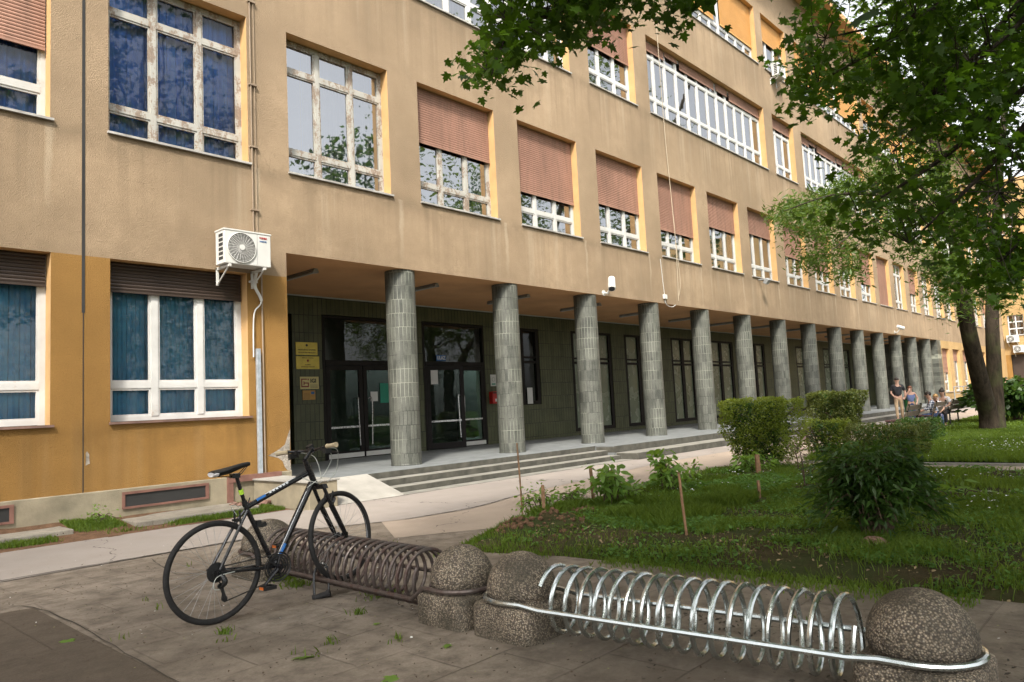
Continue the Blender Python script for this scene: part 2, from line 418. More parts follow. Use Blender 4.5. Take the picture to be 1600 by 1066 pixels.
M['rubber'] = simple('rubber', (.011, .010, .010), .8, 0, var=.4, scale=20, bump=.3, bscale=200, dist=.001)
M['steel'] = simple('steel', (.55, .55, .56), .28, .95, var=.15, scale=20)
M['blackplastic'] = simple('black_plastic', (.011, .011, .011), .5, 0, var=.2, scale=20)
M['grip'] = simple('tan_grip', (.52, .42, .27), .8, 0, var=.15, scale=40)
M['cable'] = simple('pale_cable', (.55, .57, .52), .5, 0, var=.05)
M['bluepaint'] = simple('blue_decal', (.02, .16, .50), .35, 0, var=.1)
M['whitepaint'] = simple('white_decal', (.72, .74, .76), .35, 0, var=.05)
M['lime'] = simple('lime_reflective_tape', (.52, .85, .05), .5, 0, var=.05)
M['orange'] = simple('orange_reflector', (.75, .18, .03), .3, 0, var=.05)
def galv():
    s = N('galvanised_tube'); v = s.tc(); a = s.noise(v, 12, 5, .7); b = s.noise(v, 160, 3, .6)
    col = s.mix(s.rng(a, .3, .7), (.42, .45, .44), (.66, .70, .68))
    return s.done(s.pbr(col, s.rng(a, .3, .7, .14, .32), .95, s.bump(b, .15, .001)))
M['galv'] = galv()
def rusty():
    s = N('rusty_tube'); v = s.tc(); a = s.noise(v, 9, 6, .7); b = s.noise(v, 90, 4, .7)
    k = s.rng(a, .40, .62)
    col = s.mix(k, (.14, .12, .11), s.mix(s.rng(b, .3, .7), (.03, .019, .016), (.10, .055, .043)))
    return s.done(s.pbr(col, s.rng(k, 0, 1, .38, .62), s.rng(k, 0, 1, .75, .3), s.bump(b, .3, .0015)))
M['rusty'] = rusty()
M['agg'] = aggregate('exposed_aggregate')
M['bark'] = bark('grey_brown_bark', (.045, .034, .023)); M['bark2'] = bark('dark_bark', (.06, .05, .04))
M['leaf_maple'] = leafmat('maple_leaf', (.014, .043, .005), (.10, .215, .018), .5)
M['leaf_ash'] = leafmat('ash_leaf', (.04, .085, .013), (.12, .20, .035), .45)
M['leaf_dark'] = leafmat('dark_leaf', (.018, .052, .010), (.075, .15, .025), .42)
M['leaf_hedge'] = leafmat('hedge_leaf', (.09, .14, .014), (.32, .40, .06), .4)
M['leaf_hedge_b'] = leafmat('browning_hedge_leaf', (.07, .10, .018), (.18, .21, .05), .35)
M['leaf_bed'] = leafmat('herb_leaf', (.08, .18, .025), (.26, .42, .08), .45)
M['grass'] = leafmat('grass_blade', (.05, .11, .012), (.20, .30, .035), .45, .6)
M['grass_d'] = leafmat('ground_cover_leaf', (.04, .12, .018), (.17, .32, .06), .4, .6)
M['twig'] = simple('hedge_twig', (.10, .065, .04), .9, var=.3)
M['stake'] = simple('weathered_stake', (.30, .17, .09), .9, var=.35, scale=14, bump=.5, bscale=40)
M['soil'] = soil('bed_soil', (.075, .047, .028), .6)
M['soil_b'] = soil('bare_soil', (.17, .10, .06))
M['soil_d'] = paver('dirty_old_asphalt', (.125, .097, .072), 3.1, 2.7, dirt=.8)
M['paver'] = paver('sandy_paving_slab', (.33, .275, .22), .62, .5, dirt=.75)
M['asphalt'] = asphalt('worn_asphalt', (.38, .335, .30), (.30, .25, .21), True, .3)
M['shoulder'] = asphalt('sandy_path', (.45, .365, .29), (.34, .26, .20), True, .3)
M['slab'] = paver('mossy_slab', (.42, .38, .31), .42, .42, dirt=.35)
M['lawnbase'] = soil('lawn_base', (.10, .075, .04), .9)
M['brass'] = simple('brass_plate', (.55, .42, .07), .4, .3, var=.12, scale=6)
M['yellow'] = simple('pale_yellow_sign', (.80, .68, .30), .5, 0, var=.04)
M['signred'] = simple('dark_red_print', (.28, .02, .02), .5, 0, var=.04)
M['signblack'] = simple('black_print', (.02, .02, .02), .5, 0, var=.04)
M['signblue'] = simple('blue_sign', (.02, .14, .42), .4, 0, var=.04)
M['paper'] = simple('paper', (.75, .75, .74), .8, 0, var=.03)
M['green'] = simple('green_sheet', (.02, .30, .20), .6, 0, var=.05)
M['red'] = simple('red_box', (.50, .015, .012), .4, 0, var=.08)
M['binGreen'] = simple('green_bin_plastic', (.012, .13, .035), .45, 0, var=.15)
M['benchwood'] = simple('bench_wood', (.20, .15, .11), .8, 0, var=.3, scale=8)
M['benchseat'] = simple('maroon_bench_seat', (.13, .06, .06), .6, 0, var=.2, scale=8)
M['skin'] = simple('skin', (.56, .33, .24), .6, 0, var=.08)
M['hair_d'] = simple('dark_hair', (.03, .018, .012), .6, 0, var=.3, scale=30, bump=.5)
M['hair_b'] = simple('blond_hair', (.42, .24, .09), .6, 0, var=.3, scale=30, bump=.5)
M['hair_r'] = simple('auburn_hair', (.20, .07, .03), .6, 0, var=.3, scale=30, bump=.5)
M['tee_black'] = simple('black_cotton', (.02, .02, .024), .9, 0, var=.2)
M['khaki'] = simple('khaki_cotton', (.56, .40, .25), .9, 0, var=.12)
M['blueshirt'] = simple('slate_blue_cotton', (.13, .17, .33), .9, 0, var=.12)
M['jeans'] = simple('denim', (.05, .08, .17), .9, 0, var=.2)
M['check'] = checker('checked_shirt', (.04, .06, .14), (.72, .75, .82))
M['whitecloth'] = simple('white_cotton', (.74, .72, .72), .9, 0, var=.05)
M['shoe_w'] = simple('white_shoe', (.62, .60, .58), .6); M['shoe_r'] = simple('red_shoe', (.50, .05, .04), .6)
M['joint'] = simple('dark_joint', (.05, .04, .028), .98, var=.4, scale=9)
M['rope'] = simple('pale_rope', (.58, .48, .35), .9)
M['petal'] = simple('white_petal', (.85, .85, .82), .7); M['flower_p'] = simple('pink_petal', (.72, .45, .42), .7)
M['rock'] = simple('rusty_rock', (.26, .15, .11), .95, var=.4, scale=9, bump=.8, bscale=30, dist=.02)
M['broken'] = simple('exposed_mortar', (.42, .37, .31), .98, var=.35, scale=12, bump=1., bscale=40, dist=.03)
def lamp_em():
    s = N('lit_tube'); e = s.n('ShaderNodeEmission', ins={0: (1, .78, .5, 1), 1: 6.}).outputs[0]; return s.done(e)
M['lit'] = lamp_em()
# ================================================================== SCHOOL BUILDING
X0, XC, XE, XW = -12., 6.82, 52.3, 76.
ZS = 4.25; YB = 15.2; ZP = .327
bld = thing('school_building', 'long tan plastered school building with a tiled column arcade along its ground floor', 'building', (30, D, 0))
pitch_far = 2.97
row2 = [(-5.3, -3.0), (-2.2, .1), (.85, 3.18), (3.94, 6.15), (6.92, 9.2), (9.99, 12.32), (13.15, 15.5), (16.38, 18.7), (19.57, 21.95), (22.75, 25.08), (25.87, 28.2),
        (29.08, 31.38), (32.2, 34.48), (35.25, 37.42), (38.3, 40.5), (41.2, 43.35), (44.12, 46.24), (47.1, 49.15)]
x = 50.05
while x < XW - 2.5: row2.append((x, x + 2.08)); x += pitch_far
row3 = [(.85, 3.18), (3.94, 6.15), (6.92, 15.42), (16.3, 18.66), (19.45, 28.1), (28.92, 31.1), (31.98, 40.5), (41.2, 43.35), (44.12, 52.1), (53.0, 55.1), (56, 64), (65, 67.1), (68, 74.5)]
row4 = [(6.92, 15.42), (16.3, 18.66), (19.45, 27.95), (28.6, 31.0), (31.98, 40.5), (41.2, 43.35), (44.12, 52.1), (53.0, 55.1), (56, 64), (65, 67.1), (68, 74.5)]
gl = [(-5.3, -3.0), (-2.2, .1), (.85, 3.2), (3.96, 6.08)]
gr = []; x = 53.35
while x < XW - 2: gr.append((x, x + 2.0)); x += pitch_far
Z2 = (5.72, 8.32); Z3 = (10.2, 12.71); Z4 = (14.5, 16.87); ZG = (1.44, 3.82); ZR = (.95, 3.76)
ops = [(a, b, *Z2) for a, b in row2] + [(a, b, *Z3) for a, b in row3] + [(a, b, *Z4) for a, b in row4] + [(a, b, *ZG) for a, b in gl] + [(a, b, *ZR) for a, b in gr]
arc = (XC, XE, .49, ZS)
def facade(ops, arc, x0, x1, z0, z1, y, matf, dep=.27):
    wall = MB(); rev = wall
    xs = sorted(set([x0, x1, arc[0], arc[1]] + [o[0] for o in ops] + [o[1] for o in ops]))
    zs = sorted(set([z0, z1, 3.82, ZS, arc[2]] + [o[2] for o in ops] + [o[3] for o in ops]))
    al = ops + [arc]
    for i in range(len(xs) - 1):
        for j in range(len(zs) - 1):
            cx = (xs[i] + xs[i + 1]) / 2; cz = (zs[j] + zs[j + 1]) / 2
            if any(o[0] < cx < o[1] and o[2] < cz < o[3] for o in al): continue
            wall.quad((xs[i], y, zs[j]), (xs[i + 1], y, zs[j]), (xs[i + 1], y, zs[j + 1]), (xs[i], y, zs[j + 1]), matf(cx, cz))
    for a, b, c, d in ops:
        rev.quad((a, y, c), (a, y + dep, c), (a, y + dep, d), (a, y, d), 3)
        rev.quad((b, y, c), (b, y, d), (b, y + dep, d), (b, y + dep, c), 3)
        rev.quad((a, y, d), (a, y + dep, d), (b, y + dep, d), (b, y, d), 3)
        rev.quad((a, y, c), (b, y, c), (b, y + dep, c), (a, y + dep, c), 3)
    return wall, rev
def matf(x, z):
    if z < 3.82 and x < XC: return 1
    if z < ZS and x > XE: return 2
    return 0
wall, _r = facade(ops, arc, X0, XW, .49, 19., D, matf)
# thickness of the wall at the arcade's two ends
wall.quad((XC, D, ZS), (XC, D, .36), (XC, YB, .36), (XC, YB, ZS), 1)
wall.quad((X0, D, .3), (X0, D, 19), (X0, D + 14, 19), (X0, D + 14, .3), 0)
wall.build('wall', [M['plaster'], M['ochre'], M['plaster2'], M['jamb']], bld)
mb = MB(); mb.quad((XE, D, 0), (XE, YB, 0), (XE, YB, ZS), (XE, D, ZS)); mb.quad((XE, D, 0), (XE, D, ZS), (XE + .9, D - .004, ZS), (XE + .9, D - .004, 0))
mb.build('arcade_end_wall', M['coltile'], bld)
mb = MB(); mb.quad((XC, D, ZS), (XE, D, ZS), (XE, YB, ZS), (XC, YB, ZS)); mb.build('soffit', M['soffit'], bld)
mb = MB(); mb.box(X0 - .3, XW + 12, D - .95, D + 14, 19.0, 19.25); mb.build('roof', M['soffit'], bld)
mb = MB()
mb.box(X0, XC - .0, D - .035, D + .2, -.2, .49); mb.build('plinth', M['plinth'], bld, bevel=.012)
mb = MB(); mb.box(XE + .9, XW, D - .05, D + .2, -.2, .49)
mb.build('plinth', M['plinth'], bld, bevel=.012)
mb = MB(); mb.box(5.66, 5.75, D - .075, D - .03, .05, .40); mb.box(5.66, 6.6, D - .08, D - .03, .40, .50); mb.build('rusty_channel_frame', M['redframe'], bld)
# expansion joint in the plaster
mb = MB(); mb.box(3.585, 3.625, D - .006, D + .05, 3.0, 19.0); mb.box(3.6, 3.612, D - .004, D + .05, .49, 3.0)
mb.build('expansion_joint', M['dark'], bld)
# broken plaster at the wall's foot and corner
random.seed(3)
def chip(cx, cz, rx, rz, y=D, n=11):
    mb = MB(); ps = []
    for k in range(n):
        t = 2 * PI * k / n; r = random.uniform(.55, 1.1)
        ps.append((min(cx + math.cos(t) * rx * r, XC - .002), y - .004, cz + math.sin(t) * rz * r))
    c = (cx, y + .0, cz)
    mb.add([c] + ps, [(0, 1 + (k + 1) % n, 1 + k) for k in range(n)]); return mb
mb = MB(); cp = [(6.82, 1.20), (6.77, 1.08), (6.71, .93), (6.60, .86), (6.47, .80), (6.40, .77), (6.58, .72), (6.66, .66), (6.70, .56), (6.745, .50), (6.82, .49)]; mb.add([(6.80, D - .004, .75)] + [(px, D - .004, pz) for px, pz in cp], [(0, k + 1, k + 2) for k in range(len(cp) - 1)]); mb.build('plaster_damage', M['broken'], bld)
mb = chip(3.66, .95, .035, .12); mb.build('plaster_damage', M['broken'], bld)
# cellar windows
for (a, b) in [(1.9, 2.78), (4.1, 5.36)]:
    z0, z1 = .20, .44
    mb = MB()
    mb.box(a, b, D - .062, D - .03, z1 - .035, z1); mb.box(a, b, D - .062, D - .03, z0, z0 + .03)
    mb.box(a, a + .035, D - .06, D - .03, z0 + .03, z1 - .035); mb.box(b - .05, b, D - .06, D - .03, z0 + .03, z1 - .035)
    f = mb.build('cellar_window', M['redframe'], bld)
    mb = MB(); mb.box(a + .035, b - .05, D - .045, D - .037, z0 + .03, z1 - .035); 
    mb.build('grille', M['dark'], f)

def shutter_mesh(mb, a, b, zt, zb, y, p=.052):
    n = max(1, int((zt - zb) / p)); z = zt; vs = []
    prof = []
    for k in range(n):
        prof += [(z - .004, y), (z - p * .45, y - .009), (z - p + .006, y - .004), (z - p, y + .006)]; z -= p
    o = [(a, yy, zz) for zz, yy in prof] + [(b, yy, zz) for zz, yy in prof]; L = len(prof)
    mb.add(o, [(i, i + 1, L + i + 1, L + i) for i in range(L - 1)])
    mb.box(a, b, y - .014, y + .012, z - .035, z)
def window(a, b, z0, z1, cols, trs, fm, shut=None, shmat='shutter', curtain=None, cbay=None, sill='sill', wide=False, glassm='glass', ft=.065, mt=.085, openlight=None):
    """trs: transom heights (centres); shut: height of the shutter's lower edge"""
    y = D + .25; mb = MB(); w = b - a
    top = z1 - .02
    mb.box(a, a + ft, y - .03, y + .05, z0, top); mb.box(b - ft, b, y - .03, y + .05, z0, top)
    mb.box(a + ft, b - ft, y - .03, y + .05, z0 + .01, z0 + .075); mb.box(a + ft, b - ft, y - .03, y + .05, top - .07, top)
    xs = [a + w * k / cols for k in range(cols + 1)]
    for k in range(1, cols):
        mb.box(xs[k] - mt / 2, xs[k] + mt / 2, y - .04, y + .05, z0 + .075, top - .07)
    zs = [z0 + .075] + list(trs) + [top - .07]
    for k in range(cols):
        l = xs[k] + (ft if k == 0 else mt / 2); r = xs[k + 1] - (ft if k == cols - 1 else mt / 2)
        for t in trs: mb.box(l, r, y - .034, y + .046, t - .045, t + .045)
        for j in range(len(zs) - 1):
            u = zs[j] + (.045 if j > 0 else 0); v = zs[j + 1] - (.045 if j < len(zs) - 2 else 0); s_ = .032
            if v - u < .2: continue
            # casement sash
            mb.box(l, l + s_, y - .022, y + .02, u, v); mb.box(r - s_, r, y - .022, y + .02, u, v)
            mb.box(l + s_, r - s_, y - .022, y + .02, u, u + s_); mb.box(l + s_, r - s_, y - .022, y + .02, v - s_, v)
    f = mb.build('window', M[fm], bld)
    mb = MB(); mb.quad((a + .03, y + .008, z0 + .03), (b - .03, y + .008, z0 + .03), (b - .03, y + .008, top - .03), (a + .03, y + .008, top - .03))
    mb.build('pane', M[glassm], f)
    mb = MB(); mb.box(a - .02, b + .04, D - .045, y - .03, z0 - .03, z0 + .004); mb.build('sill', M[sill], f)
    if shut is not None:
        mb = MB(); shutter_mesh(mb, a + .02, b - .02, z1 - .01, shut, D + .18); mb.build('roller_shutter', M[shmat], f)
    if curtain:
        ca, cb = cbay or (a + .05, b - .05); n = max(8, int((cb - ca) / .022)); vs = []; yy = y + .16
        for k in range(n + 1):
            xx = ca + (cb - ca) * k / n
            dy = .035 * math.sin(xx * 33 + math.sin(xx * 5) * 3) + .02 * math.sin(xx * 71) if curtain != 'curtain_t' else (.018 if (k // 3) % 2 else -.018)
            vs += [(xx, yy + dy, z0 + .02), (xx, yy + dy * .6, top)]
        mb = MB(); mb.add(vs, [(2 * k, 2 * k + 2, 2 * k + 3, 2 * k + 1) for k in range(n)]); mb.build('curtain', M[curtain], f, smooth=True)
    return f
rs = random.Random(5)
# first upper row
sh2 = {.85: 6.8, 9.99: 7.1, 13.15: 6.62, 16.38: 6.86, 19.57: 6.62, 22.75: 7.2, 25.87: 7.42, 29.08: 6.93, 32.2: 6.75, 35.25: 7.06, 38.3: 6.69, 41.2: 5.78, 47.1: 6.9, -2.2: 6.5}
for (a, b) in row2:
    s_ = sh2.get(a); old = a in (3.94, 6.92, 9.99)
    cu = 'curtain' if a in (.85, 3.94, -2.2) else None; cb = None
    if a == 3.94: cb = None
    if a == 6.92: cu = 'curtain'; cb = (7.45, 9.1)
    if a > 50 and rs.random() < .5: s_ = rs.uniform(6.3, 7.8)
    if a in (13.15, 22.75, 32.2): cu = 'curtain_w'; cb = (a + 1.5, b - .1)
    if a in (19.57, 29.08): cu = 'curtain_w'; cb = (a + .1, a + .8)
    if a == 44.12: s_ = None
    if a == 9.99: cu = 'curtain'; cb = (11.5, 12.2)
    window(a, b, *Z2, 3, (6.19, 7.72), 'frame_old' if old else 'frame_mid', s_, 'shutter', cu, cb, glassm='glass_c' if a in (.85, 3.94, -2.2) else 'glass')
# second upper row
for (a, b) in row3:
    wide = b - a > 4
    if wide:
        f = window(a, b, *Z3, 12, (10.85, 12.22), 'frame_white', None, curtain='curtain_w', cbay=(a + .1, a + (b - a) * .62), mt=.10, ft=.08)
        mb = MB()
        for (u, v, dz) in [(0, .16, .36), (.16, .26, .2), (.27, .56, .36), (.57, .68, .3), (.69, 1, .42)]:
            shutter_mesh(mb, a + (b - a) * u + .03, a + (b - a) * v - .03, Z3[1] - .01, Z3[1] - dz, D + .18)
        mb.build('roller_shutter', M['shutter'], f)
    else: window(a, b, *Z3, 3, (10.75, 12.1), 'frame_white', 11.5 if a < 20 else 12.25, 'shutter')
for (a, b) in row4:
    wide = b - a > 4
    if wide:
        f = window(a, b, *Z4, 12, (15.1, 16.4), 'frame_white', None, curtain='curtain_w', mt=.10, ft=.08)
        mb = MB()
        for (u, v, dz) in [(0, .30, 1.5), (.31, .62, 1.72), (.67, 1, 1.72)]:
            shutter_mesh(mb, a + (b - a) * u + .03, a + (b - a) * v - .03, Z4[1] - .01, Z4[1] - dz, D + .18)
        mb.build('roller_shutter', M['shutter_o'], f)
    else: window(a, b, *Z4, 3, (15.1, 16.4), 'frame_white', 15.9, 'shutter_o' if a > 20 else 'shutter')
# ground floor, left of the arcade
for (a, b) in gl:
    window(a, b, *ZG, 3, (1.98,), 'frame_white', 3.36, 'shutter_d', 'curtain_t', None, 'sill_r', glassm='glass_c', ft=.075, mt=.10)
for i, (a, b) in enumerate(gr):
    window(a, b, *ZR, 2, (1.6,), 'frame_mid', 3.0 if i % 3 else 2.2, 'shutter', 'curtain_w', None)

# ---- arcade back wall with its openings
doorsA = [(10.0, 12.32), (13.15, 15.52)]
wins = [(17.15, 18.05, 1.42, 3.82), (19.72, 22.08, .45, 3.84), (22.92, 24.95, .45, 3.84), (26.25, 28.15, .45, 3.84), (29.45, 31.75, .45, 3.84), (33.2, 35.2, .45, 3.84), (36.4, 37.6, .45, 3.84), (39.1, 40.4, .45, 3.84),
        (43.1, 44.4, 1.0, 3.84), (46.2, 47.6, .45, 3.84), (49.3, 50.8, .45, 3.84)]
ops2 = [(a, b, ZP, 3.82) for a, b in doorsA] + [(9.02, 9.2, ZP, 3.79)] + wins
def flatwall(ops, x0, x1, z0, z1, y):
    wall = MB(); rev = MB()
    xs = sorted(set([x0, x1] + [o[0] for o in ops] + [o[1] for o in ops])); zs = sorted(set([z0, z1] + [o[2] for o in ops] + [o[3] for o in ops]))
    for i in range(len(xs) - 1):
        for j in range(len(zs) - 1):
            cx = (xs[i] + xs[i + 1]) / 2; cz = (zs[j] + zs[j + 1]) / 2
            if any(o[0] < cx < o[1] and o[2] < cz < o[3] for o in ops): continue
            wall.quad((xs[i], y, zs[j]), (xs[i + 1], y, zs[j]), (xs[i + 1], y, zs[j + 1]), (xs[i], y, zs[j + 1]))
    for a, b, c, d in ops:
        dep = .15
        wall.quad((a, y, c), (a, y + dep, c), (a, y + dep, d), (a, y, d)); wall.quad((b, y, c), (b, y, d), (b, y + dep, d), (b, y + dep, c))
        wall.quad((a, y, d), (a, y + dep, d), (b, y + dep, d), (b, y, d)); wall.quad((a, y, c), (b, y, c), (b, y + dep, c), (a, y + dep, c))
    return wall
flatwall(ops2, XC, XE, ZP, ZS, YB).build('arcade_wall', M['walltile'], bld)
mb = MB(); mb.box(XC, XE, YB - .03, YB - .002, ZS - .03, ZS - .002); mb.build('ceiling_trim', M['curtain_w'], bld)
for (a, b, z0, z1) in wins:
    cols = 2 if b - a > 1.5 else 1; w = b - a; mb = MB(); y = YB + .08
    mb.box(a, a + .16, y - .06, y + .05, z0, z1); mb.box(b - .16, b, y - .06, y + .05, z0, z1); mb.box(a + .16, b - .16, y - .06, y + .05, z0, z0 + .12); mb.box(a + .16, b - .16, y - .06, y + .05, z1 - .08, z1)
    for k in range(1, cols): mb.box(a + w * k / cols - .11, a + w * k / cols + .11, y - .05, y + .05, z0 + .12, z1 - .08)
    for k in range(cols):
        l = a + w * k / cols + (.16 if k == 0 else .11); r = a + w * (k + 1) / cols - (.16 if k == cols - 1 else .11)
        mb.box(l, r, y - .045, y + .05, 2.72, 2.80); mb.box(l, r, y - .045, y + .05, 2.88, 2.94)
    f = mb.build('arcade_window', M['blackframe'], bld)
    mb = MB(); mb.quad((a + .1, y, z0 + .1), (b - .1, y, z0 + .1), (b - .1, y, z1 - .05), (a + .1, y, z1 - .05)); mb.build('pane', M['glass_f'] if w > .95 else M['glass_g'], f)
    if w < .95:
        mb = MB(); mb.box(a + .2, b - .45, YB - .012, YB - .004, 1.45, 1.95); mb.build('notice', M['paper'], f)
# ---- entrance doors
def glazed_leaf(name, a, b, z0, z1, ang=0, hinge='l', kick=True, bars=True, papers=()):
    """leaf built from its hinge along +x, then turned about it"""
    w = b - a
    mb = MB(); t = .11
    mb.box(0, t, -.03, .03, 0, z1 - z0); mb.box(w - t, w, -.03, .03, 0, z1 - z0); mb.box(t, w - t, -.03, .03, z1 - z0 - t, z1 - z0); mb.box(t, w - t, -.03, .03, 0, .16)
    me = mb.mesh(); o = link(name, me, M['blackframe'], bld, (a, YB + .02, z0))
    o.rotation_euler = (0, 0, ang)
    def sub(nm, mb, mat): return link(nm, mb.mesh(), mat, o, (0, 0, 0), world=False)
    m2 = MB(); m2.box(t, w - t, -.004, .004, .16, z1 - z0 - t); sub('pane', m2, M['glass_g'])
    if kick: m2 = MB(); m2.box(.02, w - .02, -.04, -.031, .005, .115); sub('kick_plate', m2, M['white'])
    if bars:
        m2 = MB(); hx = w - t - .06 if hinge == 'l' else t + .06; q = 1 if hinge == 'l' else -1
        m2.tube(smooth_path([(hx + .04 * q, -.02, 1.42), (hx - .02 * q, -.09, 1.44), (hx - .03 * q, -.1, 1.25), (hx - .01 * q, -.1, .55), (hx + .0 * q, -.1, .28)], 5), .014, 8); sub('pull_handle', m2, M['steel'])
        m2 = MB(); m2.box(t, w - t, -.03, -.012, .72, .765); sub('push_bar', m2, M['steel'])
    for (px, pz, pw, ph, mt_) in papers:
        m2 = MB(); m2.box(px, px + pw, -.016, -.012, pz, pz + ph); sub('paper_notice', m2, M[mt_])
    return o
for (a, b) in doorsA:
    mb = MB(); z1 = 3.80
    mb.box(a, a + .07, YB - .01, YB + .1, ZP, z1); mb.box(b - .07, b, YB - .01, YB + .1, ZP, z1); mb.box(a + .07, b - .07, YB - .01, YB + .1, z1 - .06, z1); mb.box(a + .07, b - .07, YB - .02, YB + .1, 2.60, 2.72)
    f = mb.build('door_frame', M['blackframe'], bld)
    mb = MB(); mb.quad((a + .07, YB + .04, 2.72), (b - .07, YB + .04, 2.72), (b - .07, YB + .04, 3.74), (a + .07, YB + .04, 3.74)); mb.build('transom_pane', M['glass_t'], f)
glazed_leaf('door', 10.08, 11.14, ZP + .02, 2.59)
glazed_leaf('door', 11.16, 12.24, ZP + .02, 2.59, hinge='r', papers=((.22, 1.35, .22, .24, 'paper'), (.52, 1.30, .30, .50, 'green')))
glazed_leaf('door', 13.24, 14.32, ZP + .02, 2.59, ang=math.radians(-24), kick=False, papers=((.14, 1.75, .2, .4, 'paper'),))
glazed_leaf('door', 14.36, 15.44, ZP + .02, 2.59, hinge='r')
# ---- rooms behind the glass
mb = MB()
for z in (4.5, 9.0, 13.6, 18.9): mb.box(X0 + .1, XW, D + .29, D + 7, z - .15, z)
mb.quad((X0, D + 7, 0), (XW, D + 7, 0), (XW, D + 7, 19), (X0, D + 7, 19))
for xx in (-2.6, .5, 3.6, 6.6, 9.6, 15.9, 19.1, 28.5, 31.6, 41, 43.8, 52.6, 55.6, 64.5, 67.6): mb.box(xx - .08, xx + .08, D + .29, D + 7, 4.5, 18.9)
mb.quad((XC + .02, D + .29, 0), (XC + .02, D + 7, 0), (XC + .02, D + 7, 4.3), (XC + .02, D + .29, 4.3)) if False else None
mb.build('interior', M['room'], bld)
mb = MB(); mb.box(X0 + .1, XC - .05, D + .5, D + 7, -.1, .02); mb.build('interior_floor', M['room'], bld)
mb = MB(); mb.box(XC, XE, YB + .3, YB + 3.1, ZP - .06, ZP - .01); mb.build('hall_floor', M['room'], bld)
# ---- columns
for i in range(14):
    cx = 9.51 + 3.16 * i
    mb = MB(); mb.lathe((0, 0, 0), [(.305, ZP), (.305, 4.249)], 48, caps=False); mb.lathe((0, 0, 0), [(.305, ZP + .0), (.313, ZP + .001), (.313, ZP + .02), (.305, ZP + .03)], 48, caps=False)
    if i == 0: colme = mb.mesh('column')
    o = link('column', colme, M['coltile'], bld, (cx + .09, 11.72, 0), smooth=True)
    o.rotation_euler = (0, 0, i * 1.3)
# ---- platform, steps, ramp
mb = MB(); mb.box(XC - .25, 14.78, 10.83, YB, -.05, ZP); mb.box(14.78, XE + 2, 10.25, YB, -.05, ZP); mb.build('arcade_floor', M['floor'], bld, bevel=.004)
mb = MB(); XS = 7.98; XL = 14.78
mb.box(XS, XL, 10.47, 10.80, -.05, .218); mb.box(XS, XL, 10.11, 10.44, -.05, .109); mb.box(XS - .04, XL, 9.76, 10.08, -.05, .016)
mb.box(XL + .004, XE + 2, 9.62, 10.22, -.05, .165)
mb.build('step', M['concrete'], bld, bevel=.003)
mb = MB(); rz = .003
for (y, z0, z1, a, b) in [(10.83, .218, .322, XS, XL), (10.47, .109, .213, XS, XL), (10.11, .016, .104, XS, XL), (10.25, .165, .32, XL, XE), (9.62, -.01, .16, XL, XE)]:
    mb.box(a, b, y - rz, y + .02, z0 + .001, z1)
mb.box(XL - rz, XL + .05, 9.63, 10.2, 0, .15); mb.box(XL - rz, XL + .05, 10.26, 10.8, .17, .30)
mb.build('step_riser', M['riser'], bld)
mb = MB(); xa, xb = 6.6, 7.97
mb.add([(xa, 10.83, ZP + .002), (xb, 10.83, ZP + .002), (xb, 9.78, .005), (xa, 9.78, .005), (xa, 10.83, -.05), (xb, 10.83, -.05), (xb, 9.78, -.05), (xa, 9.78, -.05)], [(0, 3, 2, 1), (3, 7, 6, 2), (2, 6, 5, 1), (0, 4, 7, 3)])
mb.build('ramp', M['concrete_l'], bld)
mb = MB(); mb.box(6.1, 6.6, 9.72, 11.34, -.05, .40); mb.build('cheek_wall', M['plinth'], bld, bevel=.015)
mb = MB(); mb.box(6.07, 6.63, 9.70, 11.34, .40, .425); mb.build('cheek_wall_cap', M['concrete_l'], bld, bevel=.006)
# ---- pipes on the wall
mb = MB(); mb.tube([(6.2, D - .03, 4.3), (6.2, D - .03, 18.9)], .012, 8); mb.tube([(6.27, D - .03, 4.3), (6.27, D - .03, 18.9)], .006, 8)
for z in (4.9, 6.0, 7.1, 8.6, 10.2, 12, 14): mb.box(6.17, 6.31, D - .05, D, z, z + .03)
mb.build('wall_pipe', M['pipe'], bld)
mb = MB(); mb.box(6.20, 6.27, D - .07, D - .01, .49, 2.55); mb.build('cable_conduit', M['conduit'], bld, bevel=.006)
mb = MB(); mb.tube([(6.33, D - .03, .05), (6.33, D - .03, 4.0)], .014, 8); mb.build('wall_pipe', M['pipe'], bld)
# ---- far wing, at a right angle to the front
wing = thing('side_wing', 'orange plastered wing at the far end standing square to the column arcade', 'building', (XW, 0, 0))
opw = [(-x - 1.9, -x, 5.2, 7.35) for x in [9.7 - 3.1 * k - 1.9 for k in range(0, 9)]]
mb = MB(); yy = sorted(set([-22, 11.4] + [9.85 - 3.1 * k for k in range(9)] + [11.0 - 3.1 * k for k in range(9)])); zz = [0, .9, 3.7, 5.35, 7.1, 9.8, 11.6, 14.2, 16, 19]
hol = [(9.85 - 3.1 * k, 11.0 - 3.1 * k) for k in range(9)]; hz = [(5.35, 7.1), (9.8, 11.6), (14.2, 16)]
for i in range(len(yy) - 1):
    for j in range(len(zz) - 1):
        cy = (yy[i] + yy[i + 1]) / 2; cz = (zz[j] + zz[j + 1]) / 2
        if any(a < cy < b for a, b in hol) and any(a < cz < b for a, b in hz + [(.9, 3.7)]): continue
        mb.quad((XW, yy[i + 1], zz[j]), (XW, yy[i], zz[j]), (XW, yy[i], zz[j + 1]), (XW, yy[i + 1], zz[j + 1]), 1 if cz < 3.7 else 0)
mb.build('wall', [M['plaster2'], M['ochre']], wing)
for a, b in hol:
    mb = MB(); mb.box(XW + .25, XW + .3, a, b, .9, 3.7); mb.build('dark_opening_sheet', M['shutter_d'], wing)  # dark sheets standing in for the shaded passage openings
